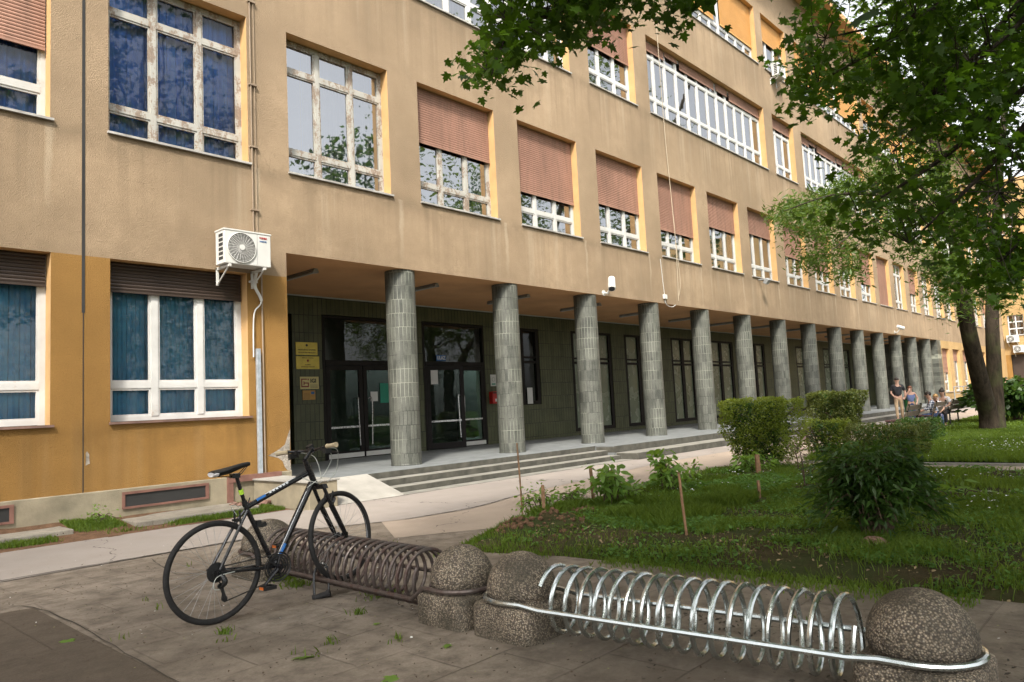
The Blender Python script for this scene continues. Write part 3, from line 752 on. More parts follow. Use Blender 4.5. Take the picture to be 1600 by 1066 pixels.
for a, b in hol:
    for c, d in hz:
        mb = MB(); x = XW + .12
        mb.box(x, x + .06, a, a + .08, c, d); mb.box(x, x + .06, b - .08, b, c, d); mb.box(x, x + .06, (a + b) / 2 - .05, (a + b) / 2 + .05, c, d)
        for k in range(4): zc = c + (d - c) * k / 3; mb.box(x + .01, x + .05, a + .08, b - .08, max(c, zc - .05), min(d, zc + .05))
        w_ = mb.build('window', M['frame_white'], wing)
        mb = MB(); mb.quad((x + .03, a, c), (x + .03, b, c), (x + .03, b, d), (x + .03, a, d)); mb.build('pane', M['glass'], w_)
        mb = MB(); mb.box(XW - .06, XW + .12, a - .05, b + .05, c - .04, c); mb.build('sill', M['sill'], w_)
mb = MB(); mb.box(XW + .6, XW + .7, -22, 11.4, .5, 19); mb.build('interior', M['room'], wing)

# ================================================================== THINGS FIXED TO THE FRONT
def text_mesh(s, size, mat, depth=.002, align='CENTER', bold=0):
    c = bpy.data.curves.new('txt', 'FONT'); c.body = s; c.size = size; c.extrude = depth; c.align_x = align; c.align_y = 'CENTER'; c.offset = bold; c.resolution_u = 2
    o = bpy.data.objects.new('txt', c); C.objects.link(o); bpy.context.view_layer.update()
    me = bpy.data.meshes.new_from_object(o.evaluated_get(bpy.context.evaluated_depsgraph_get()))
    bpy.data.objects.remove(o, do_unlink=True); bpy.data.curves.remove(c); me.materials.clear(); me.materials.append(mat); return me
def letter(s, size, mat, parent, loc, rot=(PI / 2, 0, 0), name='lettering', bold=0, sx=1):
    me = text_mesh(s, size, mat, bold=bold); o = bpy.data.objects.new(name, me); C.objects.link(o); o.parent = parent; o.location = loc; o.rotation_euler = rot; o.scale = (sx, 1, 1); return o
def plate(name, label, x0, x1, z0, z1, mat, y=YB, cat='sign', group=None, t=.014):
    e = thing(name, label, cat, ((x0 + x1) / 2, y, (z0 + z1) / 2), group)
    mb = MB(); mb.box(x0, x1, y - t, y - .001, z0, z1); mb.build('plate', mat, e, bevel=.002); return e
w = .58
e = plate('wall_sign', 'dull brass plate with two lines of black capitals, topmost of the plates by the entrance', 9.28, 9.86, 2.83, 3.13, M['brass'])
letter('SVEUČILIŠTE U ZAGREBU', .045, M['signblack'], e, (0, -.017, -.03), sx=.95); letter('GEODETSKI FAKULTET', .045, M['signblack'], e, (0, -.017, -.095))
mb = MB(); mb.lathe((9.57, YB - .014, 3.06), [(.03, 0), (.03, .003)], 16, axis=(0, -1, 0)); mb.build('emblem', M['signblack'], e)
e = plate('wall_sign', 'yellow brass plate with a small red crest, second of the plates by the entrance', 9.28, 9.90, 2.50, 2.80, M['brass'])
letter('REPUBLIKA HRVATSKA', .03, M['signblack'], e, (0, -.017, .11)); letter('Sveučilište', .035, M['signblack'], e, (0, -.017, -.05)); letter('GEODETSKI FAKULTET', .036, M['signblack'], e, (0, -.017, -.10))
mb = MB(); mb.prism([(-.025, .03), (-.025, -.01), (0, -.035), (.025, -.01), (.025, .03)], 0, .003); o = link('crest', mb.mesh(), M['signred'], e, (0, -.0145, .045), world=False); o.rotation_euler = (PI / 2, 0, 0)
e = plate('wall_sign', 'pale yellow sign with a dark red square spiral logo and the letters IGI', 9.37, 9.87, 2.03, 2.32, M['yellow'])
letter('IGI', .13, M['signblack'], e, (.10, -.017, .045), bold=.004)
mb = MB(); y1, y0 = YB - .017, YB - .0145
def q(a, b, c, d): mb.box(9.40 + a, 9.40 + b, y1, y0, 2.075 + c, 2.075 + d)
q(0, .028, 0, .2); q(.028, .15, .175, .2) ; q(.028, .2, 0, .028); q(.172, .2, .028, .11); q(.085, .172, .085, .11); q(.06, .085, .05, .135); q(.172, .2, .16, .2)
mb.build('logo', M['signred'], e)
mb = MB(); [mb.box(9.64, 9.84, y1, y0, 2.06 + k * .03, 2.068 + k * .03) for k in range(3)]; mb.build('underline', M['signblack'], e)
e = plate('wall_sign', 'small orange plate with a dark blue square, lowest of the plates by the entrance', 9.43, 9.77, 1.78, 2.0, simple('amber_plate', (.55, .30, .06), .5))
mb = MB(); mb.box(9.655, 9.74, YB - .018, YB - .0145, 1.91, 1.97); mb.build('emblem', M['signblue'], e)
mb = MB(); [mb.box(9.45, 9.62, YB - .016, YB - .0145, 1.81 + k * .03, 1.815 + k * .03) for k in range(5)]; mb.build('lettering', M['signblack'], e)
e = plate('door_sign', 'small blue sign reading ULAZ above the open entrance door', 13.60, 13.94, 2.74, 2.90, M['signblue'], YB - .03)
letter('ULAZ', .135, M['whitepaint'], e, (0, -.017, 0), bold=.005, sx=.9)
e = plate('notice', 'white notice with a grey ring and a green bar right of the entrance door', 15.73, 15.97, 2.02, 2.36, M['paper'])
mb = MB(); mb.tube(circ((15.85, YB - .016, 2.22), .06, 20), .006, 6, closed=True); mb.build('ring_symbol', M['grey'], e)
mb = MB(); mb.box(15.77, 15.93, YB - .017, YB - .0145, 2.06, 2.10); mb.build('bar', M['green'], e)
e = thing('letter_box', 'small red box on the tiled wall below the white notice', 'box', (15.82, YB, 1.5))
mb = MB(); mb.box(15.64, 16.0, YB - .16, YB, 1.50, 1.86); mb.build('body', M['red'], e, bevel=.015)
mb = MB(); mb.box(15.74, 15.90, YB - .163, YB - .161, 1.56, 1.64); mb.build('sticker', M['paper'], e); mb = MB(); mb.box(15.66, 15.98, YB - .17, YB - .161, 1.80, 1.83); mb.build('slot', M['signblack'], e)
# fluorescent lamps under the arcade ceiling
ords = ['first', 'second', 'third', 'fourth', 'fifth', 'sixth', 'seventh', 'eighth', 'ninth', 'tenth', 'eleventh', 'twelfth', 'thirteenth', 'fourteenth']
def make_lamp():
    e = thing('ceiling_lamp', '', 'lamp', (8.0, 13.0, ZS), 'lamps under the arcade ceiling')
    mb = MB(); mb.box(7.96, 8.04, 12.3, 13.75, ZS - .035, ZS - .001); mb.box(7.94, 8.06, 12.3, 12.38, ZS - .085, ZS - .035); mb.box(7.94, 8.06, 13.67, 13.75, ZS - .085, ZS - .035); mb.build('housing', M['grey'], e)
    mb = MB(); mb.tube([(8.0, 12.38, ZS - .062), (8.0, 13.67, ZS - .062)], .028, 8); mb.build('tube', M['curtain_w'], e); return e
lamp0 = make_lamp()
for i in range(14):
    l = lamp0 if i == 0 else copy_tree(lamp0); l.location.x = 8.0 + 3.15 * i
    l['label'] = 'unlit lamp under the arcade ceiling left of the first tiled column' if i == 0 else 'unlit lamp under the arcade ceiling between the %s and %s tiled columns' % (ords[i - 1], ords[i])
# air conditioners
def aircon(label, org, rz=0, s=1., text=False, group=None):
    """front faces -y; org = lower left corner of the body on the wall plane"""
    e = thing('air_conditioner', label, 'air conditioner', org, group, rz)
    W, H, T = .80 * s, .55 * s, .30 * s; y1 = -.12 * s; y0 = y1 - T
    def sub(nm, mb, mat, par=None, **k):
        o = link(nm, mb.mesh(), mat, par or e, (0, 0, 0), world=False)
        if k.get('b'): b = o.modifiers.new('bevel', 'BEVEL'); b.width = k['b']; b.segments = 2
        return o
    mb = MB(); mb.box(0, W, y0, y1, 0, H); body = sub('casing', mb, M['white'], b=.012)
    mb = MB(); mb.box(-.01, W + .01, y0 - .008, y1 + .008, H - .015, H + .012); sub('lid', mb, M['white'], body, b=.005)
    mb = MB()
    for k in range(6): mb.box(-.004, .004, y0 + .05, y0 + T * .62, H * (.12 + k * .135), H * (.12 + k * .135) + .05 * s)
    sub('side_vent', mb, M['dark'], body)
    cx, cz, R_ = W * .36, H * .50, .235 * s
    mb = MB(); mb.lathe((cx, y0 - .002, cz), [(0.001, 0), (R_, 0)], 40, axis=(0, -1, 0), caps=False); sub('fan_opening', mb, M['dark'], body)
    mb = MB()
    for k in range(9): mb.tube(circ((cx, y0 - .012, cz), R_ * (.24 + .76 * k / 8), 40), .0030 * s, 5, closed=True)
    for k in range(24):
        t = 2 * PI * k / 24; t2 = t + .35; mb.tube([(cx + math.cos(t) * R_ * .18, y0 - .014, cz + math.sin(t) * R_ * .18), (cx + math.cos(t2) * R_, y0 - .014, cz + math.sin(t2) * R_)], .0025 * s, 4)
    mb.lathe((cx, y0 - .003, cz), [(R_ * 1.0, 0), (R_ * 1.06, .0), (R_ * 1.04, .016), (R_ * .99, .016)], 40, axis=(0, -1, 0), caps=False)
    mb.lathe((cx, y0 - .012, cz), [(.045 * s, 0), (.045 * s, .012), (.0, .014)], 20, axis=(0, -1, 0)); sub('fan_grille', mb, M['white'], body)
    mb = MB()
    for xx in (.06 * s, W - .14 * s):
        mb.box(xx, xx + .035, y0 - .03, 0, -.05, -.012); mb.box(xx, xx + .035, -.03, 0, -.30 * s, -.012)
        mb.tube([(xx + .017, y0 + .02, -.04), (xx + .017, -.02, -.28 * s)], .012, 6)
    sub('bracket', mb, M['white'])
    if text:
        letter('TOSHIBA', .045, M['red'], body, (W * .83, y0 - .003, H * .86), name='brand_lettering', bold=.001, sx=.75)
        letter('INVERTER', .035, M['signblue'], body, (W * .83, y0 - .003, H * .76), name='brand_lettering', sx=.8)
        mb = MB(); mb.box(W * .695, W * .70, y0 - .003, y0 - .0005, .03, H - .03); sub('panel_seam', mb, M['grey'], body)
        mb = MB(); P = [(W * .86, y1 - .05, .0), (W * .86, y1 + .0, -.10), (W * .87, -.08, -.28), (W * .98, -.06, -.42), (W * 1.02, -.05, -.50), (W * .98, -.05, -.58), (W * .88, -.04, -.68), (W * .84, -.04, -.9), (W * .83, -.04, -1.45)]
        mb.tube(smooth_path(P, 6), [.026] * 25 + [.012] * 24, 8); mb.box(W * .78, W * .95, -.05, 0, -.20, -.17); sub('insulated_hose', mb, M['white'])
    return e
p = at(352, 409, 11.0)
aircon('white air conditioner with a round fan on the wall beside the arcade corner', (p.x - .02, D, p.z - .02), text=True)
aircon('small white air conditioner under a high window beside the tree crown', (29.0, D, 14.25), s=.95)
g_ = None
aircon('upper of the two air conditioners on the far orange wing', (XW, 11.15, 4.75), rz=-PI / 2, s=1.1)
aircon('lower of the two air conditioners on the far orange wing', (XW, 10.75, 3.85), rz=-PI / 2, s=1.1)
# security cameras and the small floodlight
def camera_thing(label, p, d, s=1.):
    e = thing('security_camera', label, 'camera', p)
    p = Vector(p); d = Vector(d).normalized(); q = p + Vector((0, -.22 * s, .12 * s))
    mb = MB(); mb.tube([p + Vector((0, 0, 0)), p + Vector((0, -.10 * s, -.02 * s)), q], .022 * s, 8); mb.lathe(p, [(.06 * s, 0), (.06 * s, .02)], 16, axis=(0, -1, 0)); mb.build('bracket', M['white'], e)
    side = d.cross(Vector((0, 0, 1))).normalized(); up = side.cross(d)
    a = q - d * .16 * s; b = q + d * .20 * s; mb = MB(); mb.lathe(a + up * .07 * s, [(.0, 0), (.05 * s, .0), (.072 * s, .02), (.078 * s, .33 * s), (.066 * s, .34 * s)], 20, axis=d); mb.build('housing', M['white'], e, smooth=True)
    mb = MB(); mb.lathe(a + up * .07 * s + d * .335 * s, [(.0, 0), (.064 * s, .0), (.06 * s, .012)], 20, axis=d); mb.build('lens', M['blackmetal'], e); return e
pc = at(943, 458, D); camera_thing('white security camera at the lower edge of the wall above the third column', (pc.x, D, pc.z - .0), (-.55, -.35, -.75), 1.3)
pc = at(1398, 520, D); camera_thing('far white security camera above the twelfth column', (pc.x, D, pc.z + .03), (.75, -.5, -.25), 1.25)
e = thing('floodlight', 'small grey floodlight under a window sill above the arcade', 'lamp', (26.4, D, 5.6))
mb = MB(); mb.tube([(26.4, D, 5.62), (26.38, D - .25, 5.60)], .025, 8); mb.build('arm', M['grey'], e)
mb = MB(); mb.obox((26.36, D - .33, 5.52), (1, 0, .1), (0, .6, -.8), (0, .8, .6), .14, .10, .07); mb.build('head', M['grey'], e, bevel=.01)
e = thing('junction_box', 'small white junction box with a loose cable at the soffit edge', 'box', (19.5, D, 4.4))
mb = MB(); mb.box(19.42, 19.58, D - .07, D, 4.38, 4.52); mb.build('box', M['white'], e, bevel=.01)
mb = MB(); mb.tube(smooth_path([(19.5, D - .03, 4.38), (19.51, D - .03, 4.27), (19.65, D - .04, 4.18), (19.9, D - .04, 4.17), (20.1, D - .03, 4.24)], 6), .009, 6); mb.tube(smooth_path([(19.5, D - .02, 4.52), (19.45, D - .02, 5.0), (19.40, D - .02, 5.6)], 5), .008, 6); mb.build('cable', M['white'], e)
e = thing('hanging_rope', 'pale rope hanging down the facade past the windows', 'rope', (20.3, D - .06, 12))
mb = MB(); pts = [at(u, v, D - .07) for u, v in [(1022, -40), (1025, 30), (1031, 110), (1038, 200), (1047, 290), (1055, 370), (1059, 440), (1060, 470)]]
mb.tube(smooth_path(pts, 5), .009, 6); pts = [at(u, v, D - .07) for u, v in [(1048, 300), (1055, 370), (1061, 420), (1063, 445), (1061, 462)]]; mb.tube(smooth_path(pts, 5), .007, 6); mb.build('strand', M['rope'], e)
# handrail at the far end of the arcade
e = thing('handrail', 'grey steel handrail beside the far steps past the last column', 'railing', (56, 10.4, 0))
mb = MB()
for y in (9.9, 10.9): 
    mb.tube([(53.2, y, 1.25), (58.5, y, 1.25), (60.5, y, .95)], .03, 8); mb.tube([(53.2, y, .8), (58.5, y, .8)], .02, 8)
    for xx in (53.2, 55.8, 58.5, 60.5): mb.tube([(xx, y, 0), (xx, y, 1.25 if xx < 60 else .95)], .03, 8)
mb.build('rail', M['grey'], e)
e = thing('landing', 'grey concrete landing beneath the far handrail', 'landing', (57, 10.4, 0)); mb = MB(); mb.box(XE + 2.05, 62, 9.5, 11.33, -.05, .42); mb.build('block', M['floor'], e)
# ================================================================== GROUND
def sheet(name, poly, z, mat, kind='structure'):
    me = bpy.data.meshes.new(name); me.from_pydata([(x, y, z) for x, y in poly], [], [tuple(range(len(poly)))]); me.update()
    o = link(name, me, mat); o['kind'] = kind; return o
sheet('ground', [(-300, -300), (300, -300), (300, 300), (-300, 300)], -.03, M['lawnbase'])
sheet('pavement', [(-14, -12), (5.6, -12), (5.58, .9), (5.48, 1.84), (5.33, 4.32), (5.0, 5.5), (6.4, 6.1), (7.2, 6.5), (7.2, 8.25), (-14, 8.35)], 0., M['paver'])
sheet('old_asphalt', [(-14, -12), (1.72, -12), (1.76, 4.1), (1.80, 6.8), (1.2, 6.9), (-14, 7.0)], .004, M['soil_d'])
sheet('path', [(-14, 8.33), (3.4, 8.22), (5.0, 8.15), (6.2, 7.55), (7.2, 7.45), (9, 7.9), (14, 8.6), (76, 8.7), (76, 9.8), (6.0, 9.8), (6.0, 10.12), (-14, 10.4)], .008, M['asphalt'])
sheet('path_edge', [(5.9, 7.75), (5.2, 6.6), (6.3, 5.95), (12.9, 6.55), (13.4, 5.2), (13.5, -14), (14.45, -14), (14.45, 5.7), (18, 6.2), (26, 6.4), (76, 6.6), (76, 8.75), (14, 8.65), (9, 7.95), (7.2, 7.5)], .004, M['shoulder'])
mb = MB(); mb.box(14.45, 14.57, -14, 5.7, -.03, .045); mb.box(13.38, 13.5, -14, 5.2, -.03, .045); o = mb.build('kerb', M['concrete'], None); o['kind'] = 'structure'
def vnoise(x, y, s=1., seed=0):
    x = np.asarray(x) * s + seed * 17.3; y = np.asarray(y) * s + seed * 9.1
    xi = np.floor(x).astype(int); yi = np.floor(y).astype(int); fx = x - xi; fy = y - yi
    fx = fx * fx * (3 - 2 * fx); fy = fy * fy * (3 - 2 * fy)
    def h(a, b):
        n = (a * 374761393 + b * 668265263) & 0x7fffffff; n = ((n ^ (n >> 13)) * 1274126177) & 0x7fffffff
        return (n & 0xffff) / 65535.
    return (h(xi, yi) * (1 - fx) + h(xi + 1, yi) * fx) * (1 - fy) + (h(xi, yi + 1) * (1 - fx) + h(xi + 1, yi + 1) * fx) * fy
def inpoly(x, y, P):
    x = np.asarray(x); y = np.asarray(y); r = np.zeros(x.shape, bool); j = len(P) - 1
    for i in range(len(P)):
        xi, yi = P[i]; xj, yj = P[j]
        c = ((yi > y) != (yj > y)) & (x < (xj - xi) * (y - yi) / (yj - yi + 1e-12) + xi); r ^= c; j = i
    return r
BED = [(5.58, -9), (5.58, .9), (5.48, 1.84), (5.33, 4.32), (5.05, 5.45), (6.4, 6.05), (9, 6.35), (12.9, 6.6), (13.38, 5.3), (13.38, -9)]
LAWN = [(14.57, -9), (14.57, 5.7), (18, 6.15), (26, 6.3), (40, 6.5), (75, 6.5), (75, -9)]
def bdist(x, y, P):
    x = np.asarray(x, float); y = np.asarray(y, float); r = np.full(x.shape, 1e9)
    for i in range(len(P)):
        ax, ay = P[i]; bx, by = P[(i + 1) % len(P)]; L2 = (bx - ax) ** 2 + (by - ay) ** 2
        t = np.clip(((x - ax) * (bx - ax) + (y - ay) * (by - ay)) / L2, 0, 1); r = np.minimum(r, np.hypot(x - ax - t * (bx - ax), y - ay - t * (by - ay)))
    return np.where(inpoly(x, y, P), r, 0)
mounds = [(6.35, 5.3, .55, .13), (7.2, 5.55, .4, .08), (5.9, 5.45, .3, .07), (10.1, 3.95, .28, .08), (8.85, 3.98, .25, .05), (11.8, 5.3, .35, .07)]
def bed_h(x, y):
    h = .035 + .03 * vnoise(x, y, 1.3, 1) + .018 * vnoise(x, y, 5, 2) + .008 * vnoise(x, y, 17, 3)
    for a, b, r, k in mounds:
        d = np.sqrt((x - a) ** 2 + (y - b) ** 2) / r; h = h + k * np.clip(1 - d, 0, 1) * (.6 + .8 * vnoise(x, y, 9, 4))
    e = np.clip(bdist(x, y, BED) / .28, 0, 1); e = e * (2 - e); return h * e - .02 * (1 - e)
def bed_mesh(name, P, res, mat, hf, x0, x1, y0, y1):
    xs = np.arange(x0, x1, res); ys = np.arange(y0, y1, res); X, Y = np.meshgrid(xs, ys); ok = inpoly(X, Y, P)
    Z = hf(X, Y); idx = -np.ones(X.shape, int); idx[ok] = np.arange(ok.sum())
    V = np.stack([X[ok], Y[ok], Z[ok]], 1); a = idx[:-1, :-1]; b = idx[:-1, 1:]; c = idx[1:, 1:]; d = idx[1:, :-1]
    g = (a >= 0) & (b >= 0) & (c >= 0) & (d >= 0); F = np.stack([a[g], b[g], c[g], d[g]], 1)
    me = bpy.data.meshes.new(name); me.from_pydata(V.tolist(), [], F.tolist()); me.update(); o = link(name, me, mat, smooth=True); o['kind'] = 'structure'; return o
bed_mesh('planting_bed', [(5.4, -9), (5.4, .9), (5.3, 1.84), (5.15, 4.32), (4.9, 5.5), (6.3, 6.2), (9, 6.5), (13.0, 6.75), (13.38, 5.3), (13.38, -9)], .05, M['soil'], bed_h, 4.8, 13.5, -3, 6.9)
bed_mesh('lawn', LAWN, .35, M['lawnbase'], lambda x, y: .03 + .05 * vnoise(x, y, .5, 5), 14.5, 75, -9, 6.6)
STRIP = [(-12, 10.38), (3.4, 10.36), (6.05, 10.12), (6.05, 11.36), (-12, 11.36)]
strip_h = lambda x, y: np.clip((y - 10.3) * .13, -.01, 1) * np.clip(1.6 - np.maximum(x, 0) * .22, .3, 1) + .02 * vnoise(x, y, 4, 6)
bed_mesh('verge', [(-12, 10.1), (6.1, 10.0), (6.1, 11.37), (-12, 11.37)], .06, M['soil_b'], strip_h, -4, 6.1, 10.1, 11.4)
for lab, a, b, y0, y1, z in [('concrete slab lying against the plinth at the left edge', 1.0, 3.25, 10.6, 11.34, .11), ('patterned concrete slab lying under the barred cellar window', 3.98, 5.75, 10.52, 11.33, .09)]:
    e = thing('paving_slab', lab, 'slab', ((a + b) / 2, 11, 0)); mb = MB(); mb.box(a, b, y0, y1, -.02, z); mb.build('slab', M['slab'], e, bevel=.01)
mb = MB(); random.seed(9)
e = thing('broken_tiles', 'rubble of broken brick and tile at the wall beside the ramp', 'rubble', (5.8, 11, .06))
for k in range(16):
    c = (5.55 + random.random() * .5, 10.75 + random.random() * .5, .07 + random.random() * .04); t = random.random() * 6
    mb = MB(); mb.obox(c, (math.cos(t), math.sin(t), .2), (-math.sin(t), math.cos(t), .1), (0, 0, 1), random.uniform(.03, .09), random.uniform(.02, .05), random.uniform(.008, .02)); mb.build('fragment', M['rock'], e)

def crack(pts, w=.012, z=.0115, seed=1):
    rg = random.Random(seed); P = smooth_path([(x, y, 0) for x, y in pts], 14); vs = []
    for i, p in enumerate(P):
        t = (P[min(i + 1, len(P) - 1)] - P[max(i - 1, 0)]).normalized(); n_ = Vector((-t.y, t.x, 0)); o_ = rg.uniform(-.008, .008); h_ = w * rg.uniform(.25, 1.)
        vs += [tuple(p + n_ * (o_ - h_) + Vector((0, 0, z))), tuple(p + n_ * (o_ + h_) + Vector((0, 0, z)))]
    mb = MB(); mb.add(vs, [(2 * i, 2 * i + 2, 2 * i + 3, 2 * i + 1) for i in range(len(P) - 1)]); o = mb.build('pavement_crack', M['joint'], None); o['kind'] = 'structure'
crack([(-3, 8.34), (0, 8.33), (2, 8.28), (3.5, 8.22), (4.6, 8.18)], .016); crack([(6.6, 9.78), (7.2, 9.76), (8.0, 9.74)], .022, seed=2)
crack([(6.15, 7.58), (6.8, 7.50), (7.5, 7.52), (8.3, 7.74), (9.2, 7.95)], .016, seed=3); crack([(1.74, -1), (1.75, 2), (1.76, 4.1), (1.8, 6.8), (1.2, 6.9), (-.5, 6.95)], .007, .0075, 4)
crack([(8.0, 9.74), (11, 9.74), (14.7, 9.72)], .01, seed=5); crack([(14.78, 9.6), (20, 9.6), (30, 9.6)], .02, seed=6); crack([(3.2, 8.1), (3.0, 7.0), (3.25, 6.9)], .007, .003, 7)

# ================================================================== BOLLARDS AND RACKS
def bollard(label, x, y, r, hb=.195, rot=0):
    e = thing('bollard', label, 'bollard', (x, y, 0), 'domed concrete bollards')
    mb = MB(); n = 56; prof = []
    def sq(t, R, p=7):
        c, s_ = abs(math.cos(t)), abs(math.sin(t)); return R / ((c ** p + s_ ** p) ** (1 / p))
    levels = [(r * 1.1, -.02), (r * 1.1, hb - .03), (r * 1.07, hb - .01), (r * 1.0, hb)]
    vs = []; fs = []
    for R, z in levels:
        for k in range(n):
            t = 2 * PI * k / n; q = sq(t, R); vs.append((x + q * math.cos(t + rot), y + q * math.sin(t + rot), z))
    for i in range(len(levels) - 1):
        for k in range(n): l = (k + 1) % n; fs.append((i * n + k, i * n + l, (i + 1) * n + l, (i + 1) * n + k))
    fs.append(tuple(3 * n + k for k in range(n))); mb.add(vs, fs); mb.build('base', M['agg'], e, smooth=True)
    mb = MB(); pr = [(r * .9, hb - .01), (r * .9, hb + .025), (r * .97, hb + .04)]
    for k in range(13):
        t = PI / 2 * k / 12; pr.append((max(.001, r * math.cos(t)), hb + .065 + (.48 - hb - .065) * math.sin(t)))
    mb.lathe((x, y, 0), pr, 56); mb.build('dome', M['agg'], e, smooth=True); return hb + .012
B = [(3.48, 6.22, .235), (3.44, 3.67, .212), (3.45, 3.15, .215), (3.665, .975, .226)]
bollard('far domed bollard holding the rusty rack, half hidden by the bicycle wheel', *B[0])
bollard('dark domed bollard at the near end of the rusty rack', *B[1])
bollard('light brown domed bollard at the far end of the shiny rack', *B[2])
bollard('big domed bollard at the near end of the shiny rack, bottom right', *B[3])
def rack(label, A, Bq, mat, loops, rr=.185, zc=.232, tr=.0135, zr=.205, start=.27, end=.27, kink=0.):
    e = thing('bike_rack', label, 'bike rack', ((A[0] + Bq[0]) / 2, (A[1] + Bq[1]) / 2, 0))
    a = Vector((A[0], A[1], 0)); b = Vector((Bq[0], Bq[1], 0)); d = (b - a).normalized(); s = Vector((-d.y, d.x, 0)); L = (b - a).length
    # s points away from the camera for d = -y
    per = 26; pts = []; n = loops * per
    for k in range(n + 1):
        t = -2 * PI * k / per + 2.6; f = start + (L - start - end) * k / n
        pts.append(a + d * f + s * (rr * math.cos(t)) + Vector((0, 0, zc + rr * math.sin(t))))
    mb = MB(); mb.tube(pts, tr, 8); mb.build('coil', mat, e, smooth=True)
    mb = MB(); P = []
    ra, rb = A[2] + .012, Bq[2] + .012; ro = rr + tr * 2
    for k in range(13):  # round the near bollard
        t = -PI / 2 + PI * k / 12; P.append(b + d * (rb * math.cos(t)) + s * (rb * math.sin(t)) + Vector((0, 0, .222)))
    side = []
    for sg in (1,):
        P += [b - d * .14 + s * (rb * .96) + Vector((0, 0, .222)), b - d * .27 + s * ro + Vector((0, 0, zr)), a + d * .27 + s * ro + Vector((0, 0, zr)), a + d * .14 + s * (ra * .96) + Vector((0, 0, .222))]
    for k in range(13):
        t = PI / 2 + PI * k / 12; P.append(a + d * (ra * math.cos(t)) + s * (ra * math.sin(t)) + Vector((0, 0, .222)))
    P += [a + d * .14 - s * (ra * .96) + Vector((0, 0, .222)), a + d * .27 - s * ro + Vector((0, 0, zr - kink)), b - d * .27 - s * ro + Vector((0, 0, zr - kink)), b - d * .14 - s * (rb * .96) + Vector((0, 0, .222))]
    mb.tube(P, tr * 1.15, 8, closed=True); mb.build('rail', mat, e, smooth=True)
    return e
rack('rusty coiled bike rack that the black bicycle is parked in', B[0], B[1], M['rusty'], 22, kink=.07)
rack('shiny galvanised coiled bike rack, empty, in the foreground', B[2], B[3], M['galv'], 18, tr=.0135, start=.25, end=.235)

# ================================================================== BICYCLE
Y0 = 5.05
bike = thing('bicycle', 'black hybrid bicycle with a white and blue striped frame, front wheel in the rusty rack', 'bicycle', (2.4, Y0, 0))
RH = Vector((2.416, Y0, .347)); FH = Vector((3.455, Y0, .43)); BBp = Vector((2.865, Y0, .305)); SC = Vector((2.655, Y0, .752))
HT = Vector((3.162, Y0, 1.0)); HBm = Vector((3.222, Y0, .862)); AX = (HT - HBm).normalized()
ST = Matrix.Translation(HBm) @ Matrix.Rotation(math.radians(14), 4, AX) @ Matrix.Translation(-HBm)
def st(p): return ST @ Vector(p)
def yv(p, dy): return Vector((p[0], p[1] + dy, p[2]))
def wheel(H, T, rear):
    R0 = .347; tr = .0205
    def tor(r, n=64): return [T @ (H + Vector((r * math.cos(2 * PI * k / n), 0, r * math.sin(2 * PI * k / n)))) for k in range(n)]
    mb = MB(); a = T @ yv(H, 1) - T @ H; a.normalize()
    c = T @ H; mb.lathe(c, [(.313, -.011), (.318, -.013), (.323, -.012), (.323, .012), (.318, .013), (.313, .011), (.306, .0), (.313, -.011)], 64, axis=a, caps=False)
    w = mb.build('wheel', simple('alloy_rim', (.50, .50, .52), .35, .8) if 'alloy_rim' not in bpy.data.materials else bpy.data.materials['alloy_rim'], bike, smooth=True)
    mb = MB(); mb.tube(tor(R0 - tr), tr, 10, closed=True); mb.build('tyre', M['rubber'], w, smooth=True)
    mb = MB(); n = 32
    for k in range(n):
        t = 2 * PI * k / n; t2 = t + (.32 if k % 2 else -.32) * (1 if (k // 2) % 2 else -1); s_ = .028 if k % 2 else -.028
        mb.tube([T @ (H + Vector((.022 * math.cos(t2 * 1.0 + 1.2 * (1 if (k // 2) % 2 else -1)), s_, .022 * math.sin(t2 + 1.2 * (1 if (k // 2) % 2 else -1))))), T @ (H + Vector((.308 * math.cos(t), 0, .308 * math.sin(t))))], .0010, 4)
    mb.build('spokes', M['grey'], w)
    mb = MB(); mb.lathe(c, [(.011, -.055), (.011, -.03), (.026, -.03), (.026, -.024), (.015, -.02), (.015, .02), (.026, .024), (.026, .03), (.011, .03), (.011, .055)], 16, axis=a); mb.build('hub', M['blackmetal'], w)
    if rear:
        mb = MB()
        for k, r in enumerate([.052, .046, .040, .034, .029, .024]): mb.lathe(c + a * (-.032 - k * .0045), [(r, 0), (r, .002)], 28, axis=a)
        mb.lathe(c + a * (-.030), [(.068, 0), (.068, .0015)], 28, axis=a)
        mb.build('cassette', M['blackplastic'], w)
    return w
I4 = Matrix.Identity(4)
wheel(RH, I4, True); wheel(FH, ST, False)
mb = MB()
TT1 = Vector((3.155, Y0, .945)); DT1 = Vector((3.195, Y0, .868))
mb.tube([SC + Vector((0, 0, .0)), TT1], [.019, .022], 12); mb.tube([BBp, BBp.lerp(DT1, .5), DT1], [.024, .026, .026], 12)
mb.tube([BBp, SC, SC + (SC - BBp).normalized() * .035], .0175, 12); mb.tube([HBm - AX * .0, HT], .023, 14)
mb.lathe(BBp - Vector((0, .036, 0)), [(.023, 0), (.023, .072)], 16, axis=(0, 1, 0))
for s_ in (-1, 1):
    mb.tube(smooth_path([yv(BBp, .022 * s_), yv(BBp.lerp(RH, .35), .045 * s_), yv(RH, .063 * s_)], 4), [.015] * 5 + [.012] * 4, 8)
    mb.tube(smooth_path([yv(SC - Vector((0, 0, .02)), .018 * s_), yv(SC.lerp(RH, .3), .042 * s_), yv(RH + Vector((.01, 0, .02)), .063 * s_)], 4), .0108, 8)
    mb.obox(yv(RH, .063 * s_), (1, 0, .3), (0, 1, 0), (-.3, 0, 1), .022, .003, .022)
mb.build('frame', M['blackmetal'], bike, smooth=True)
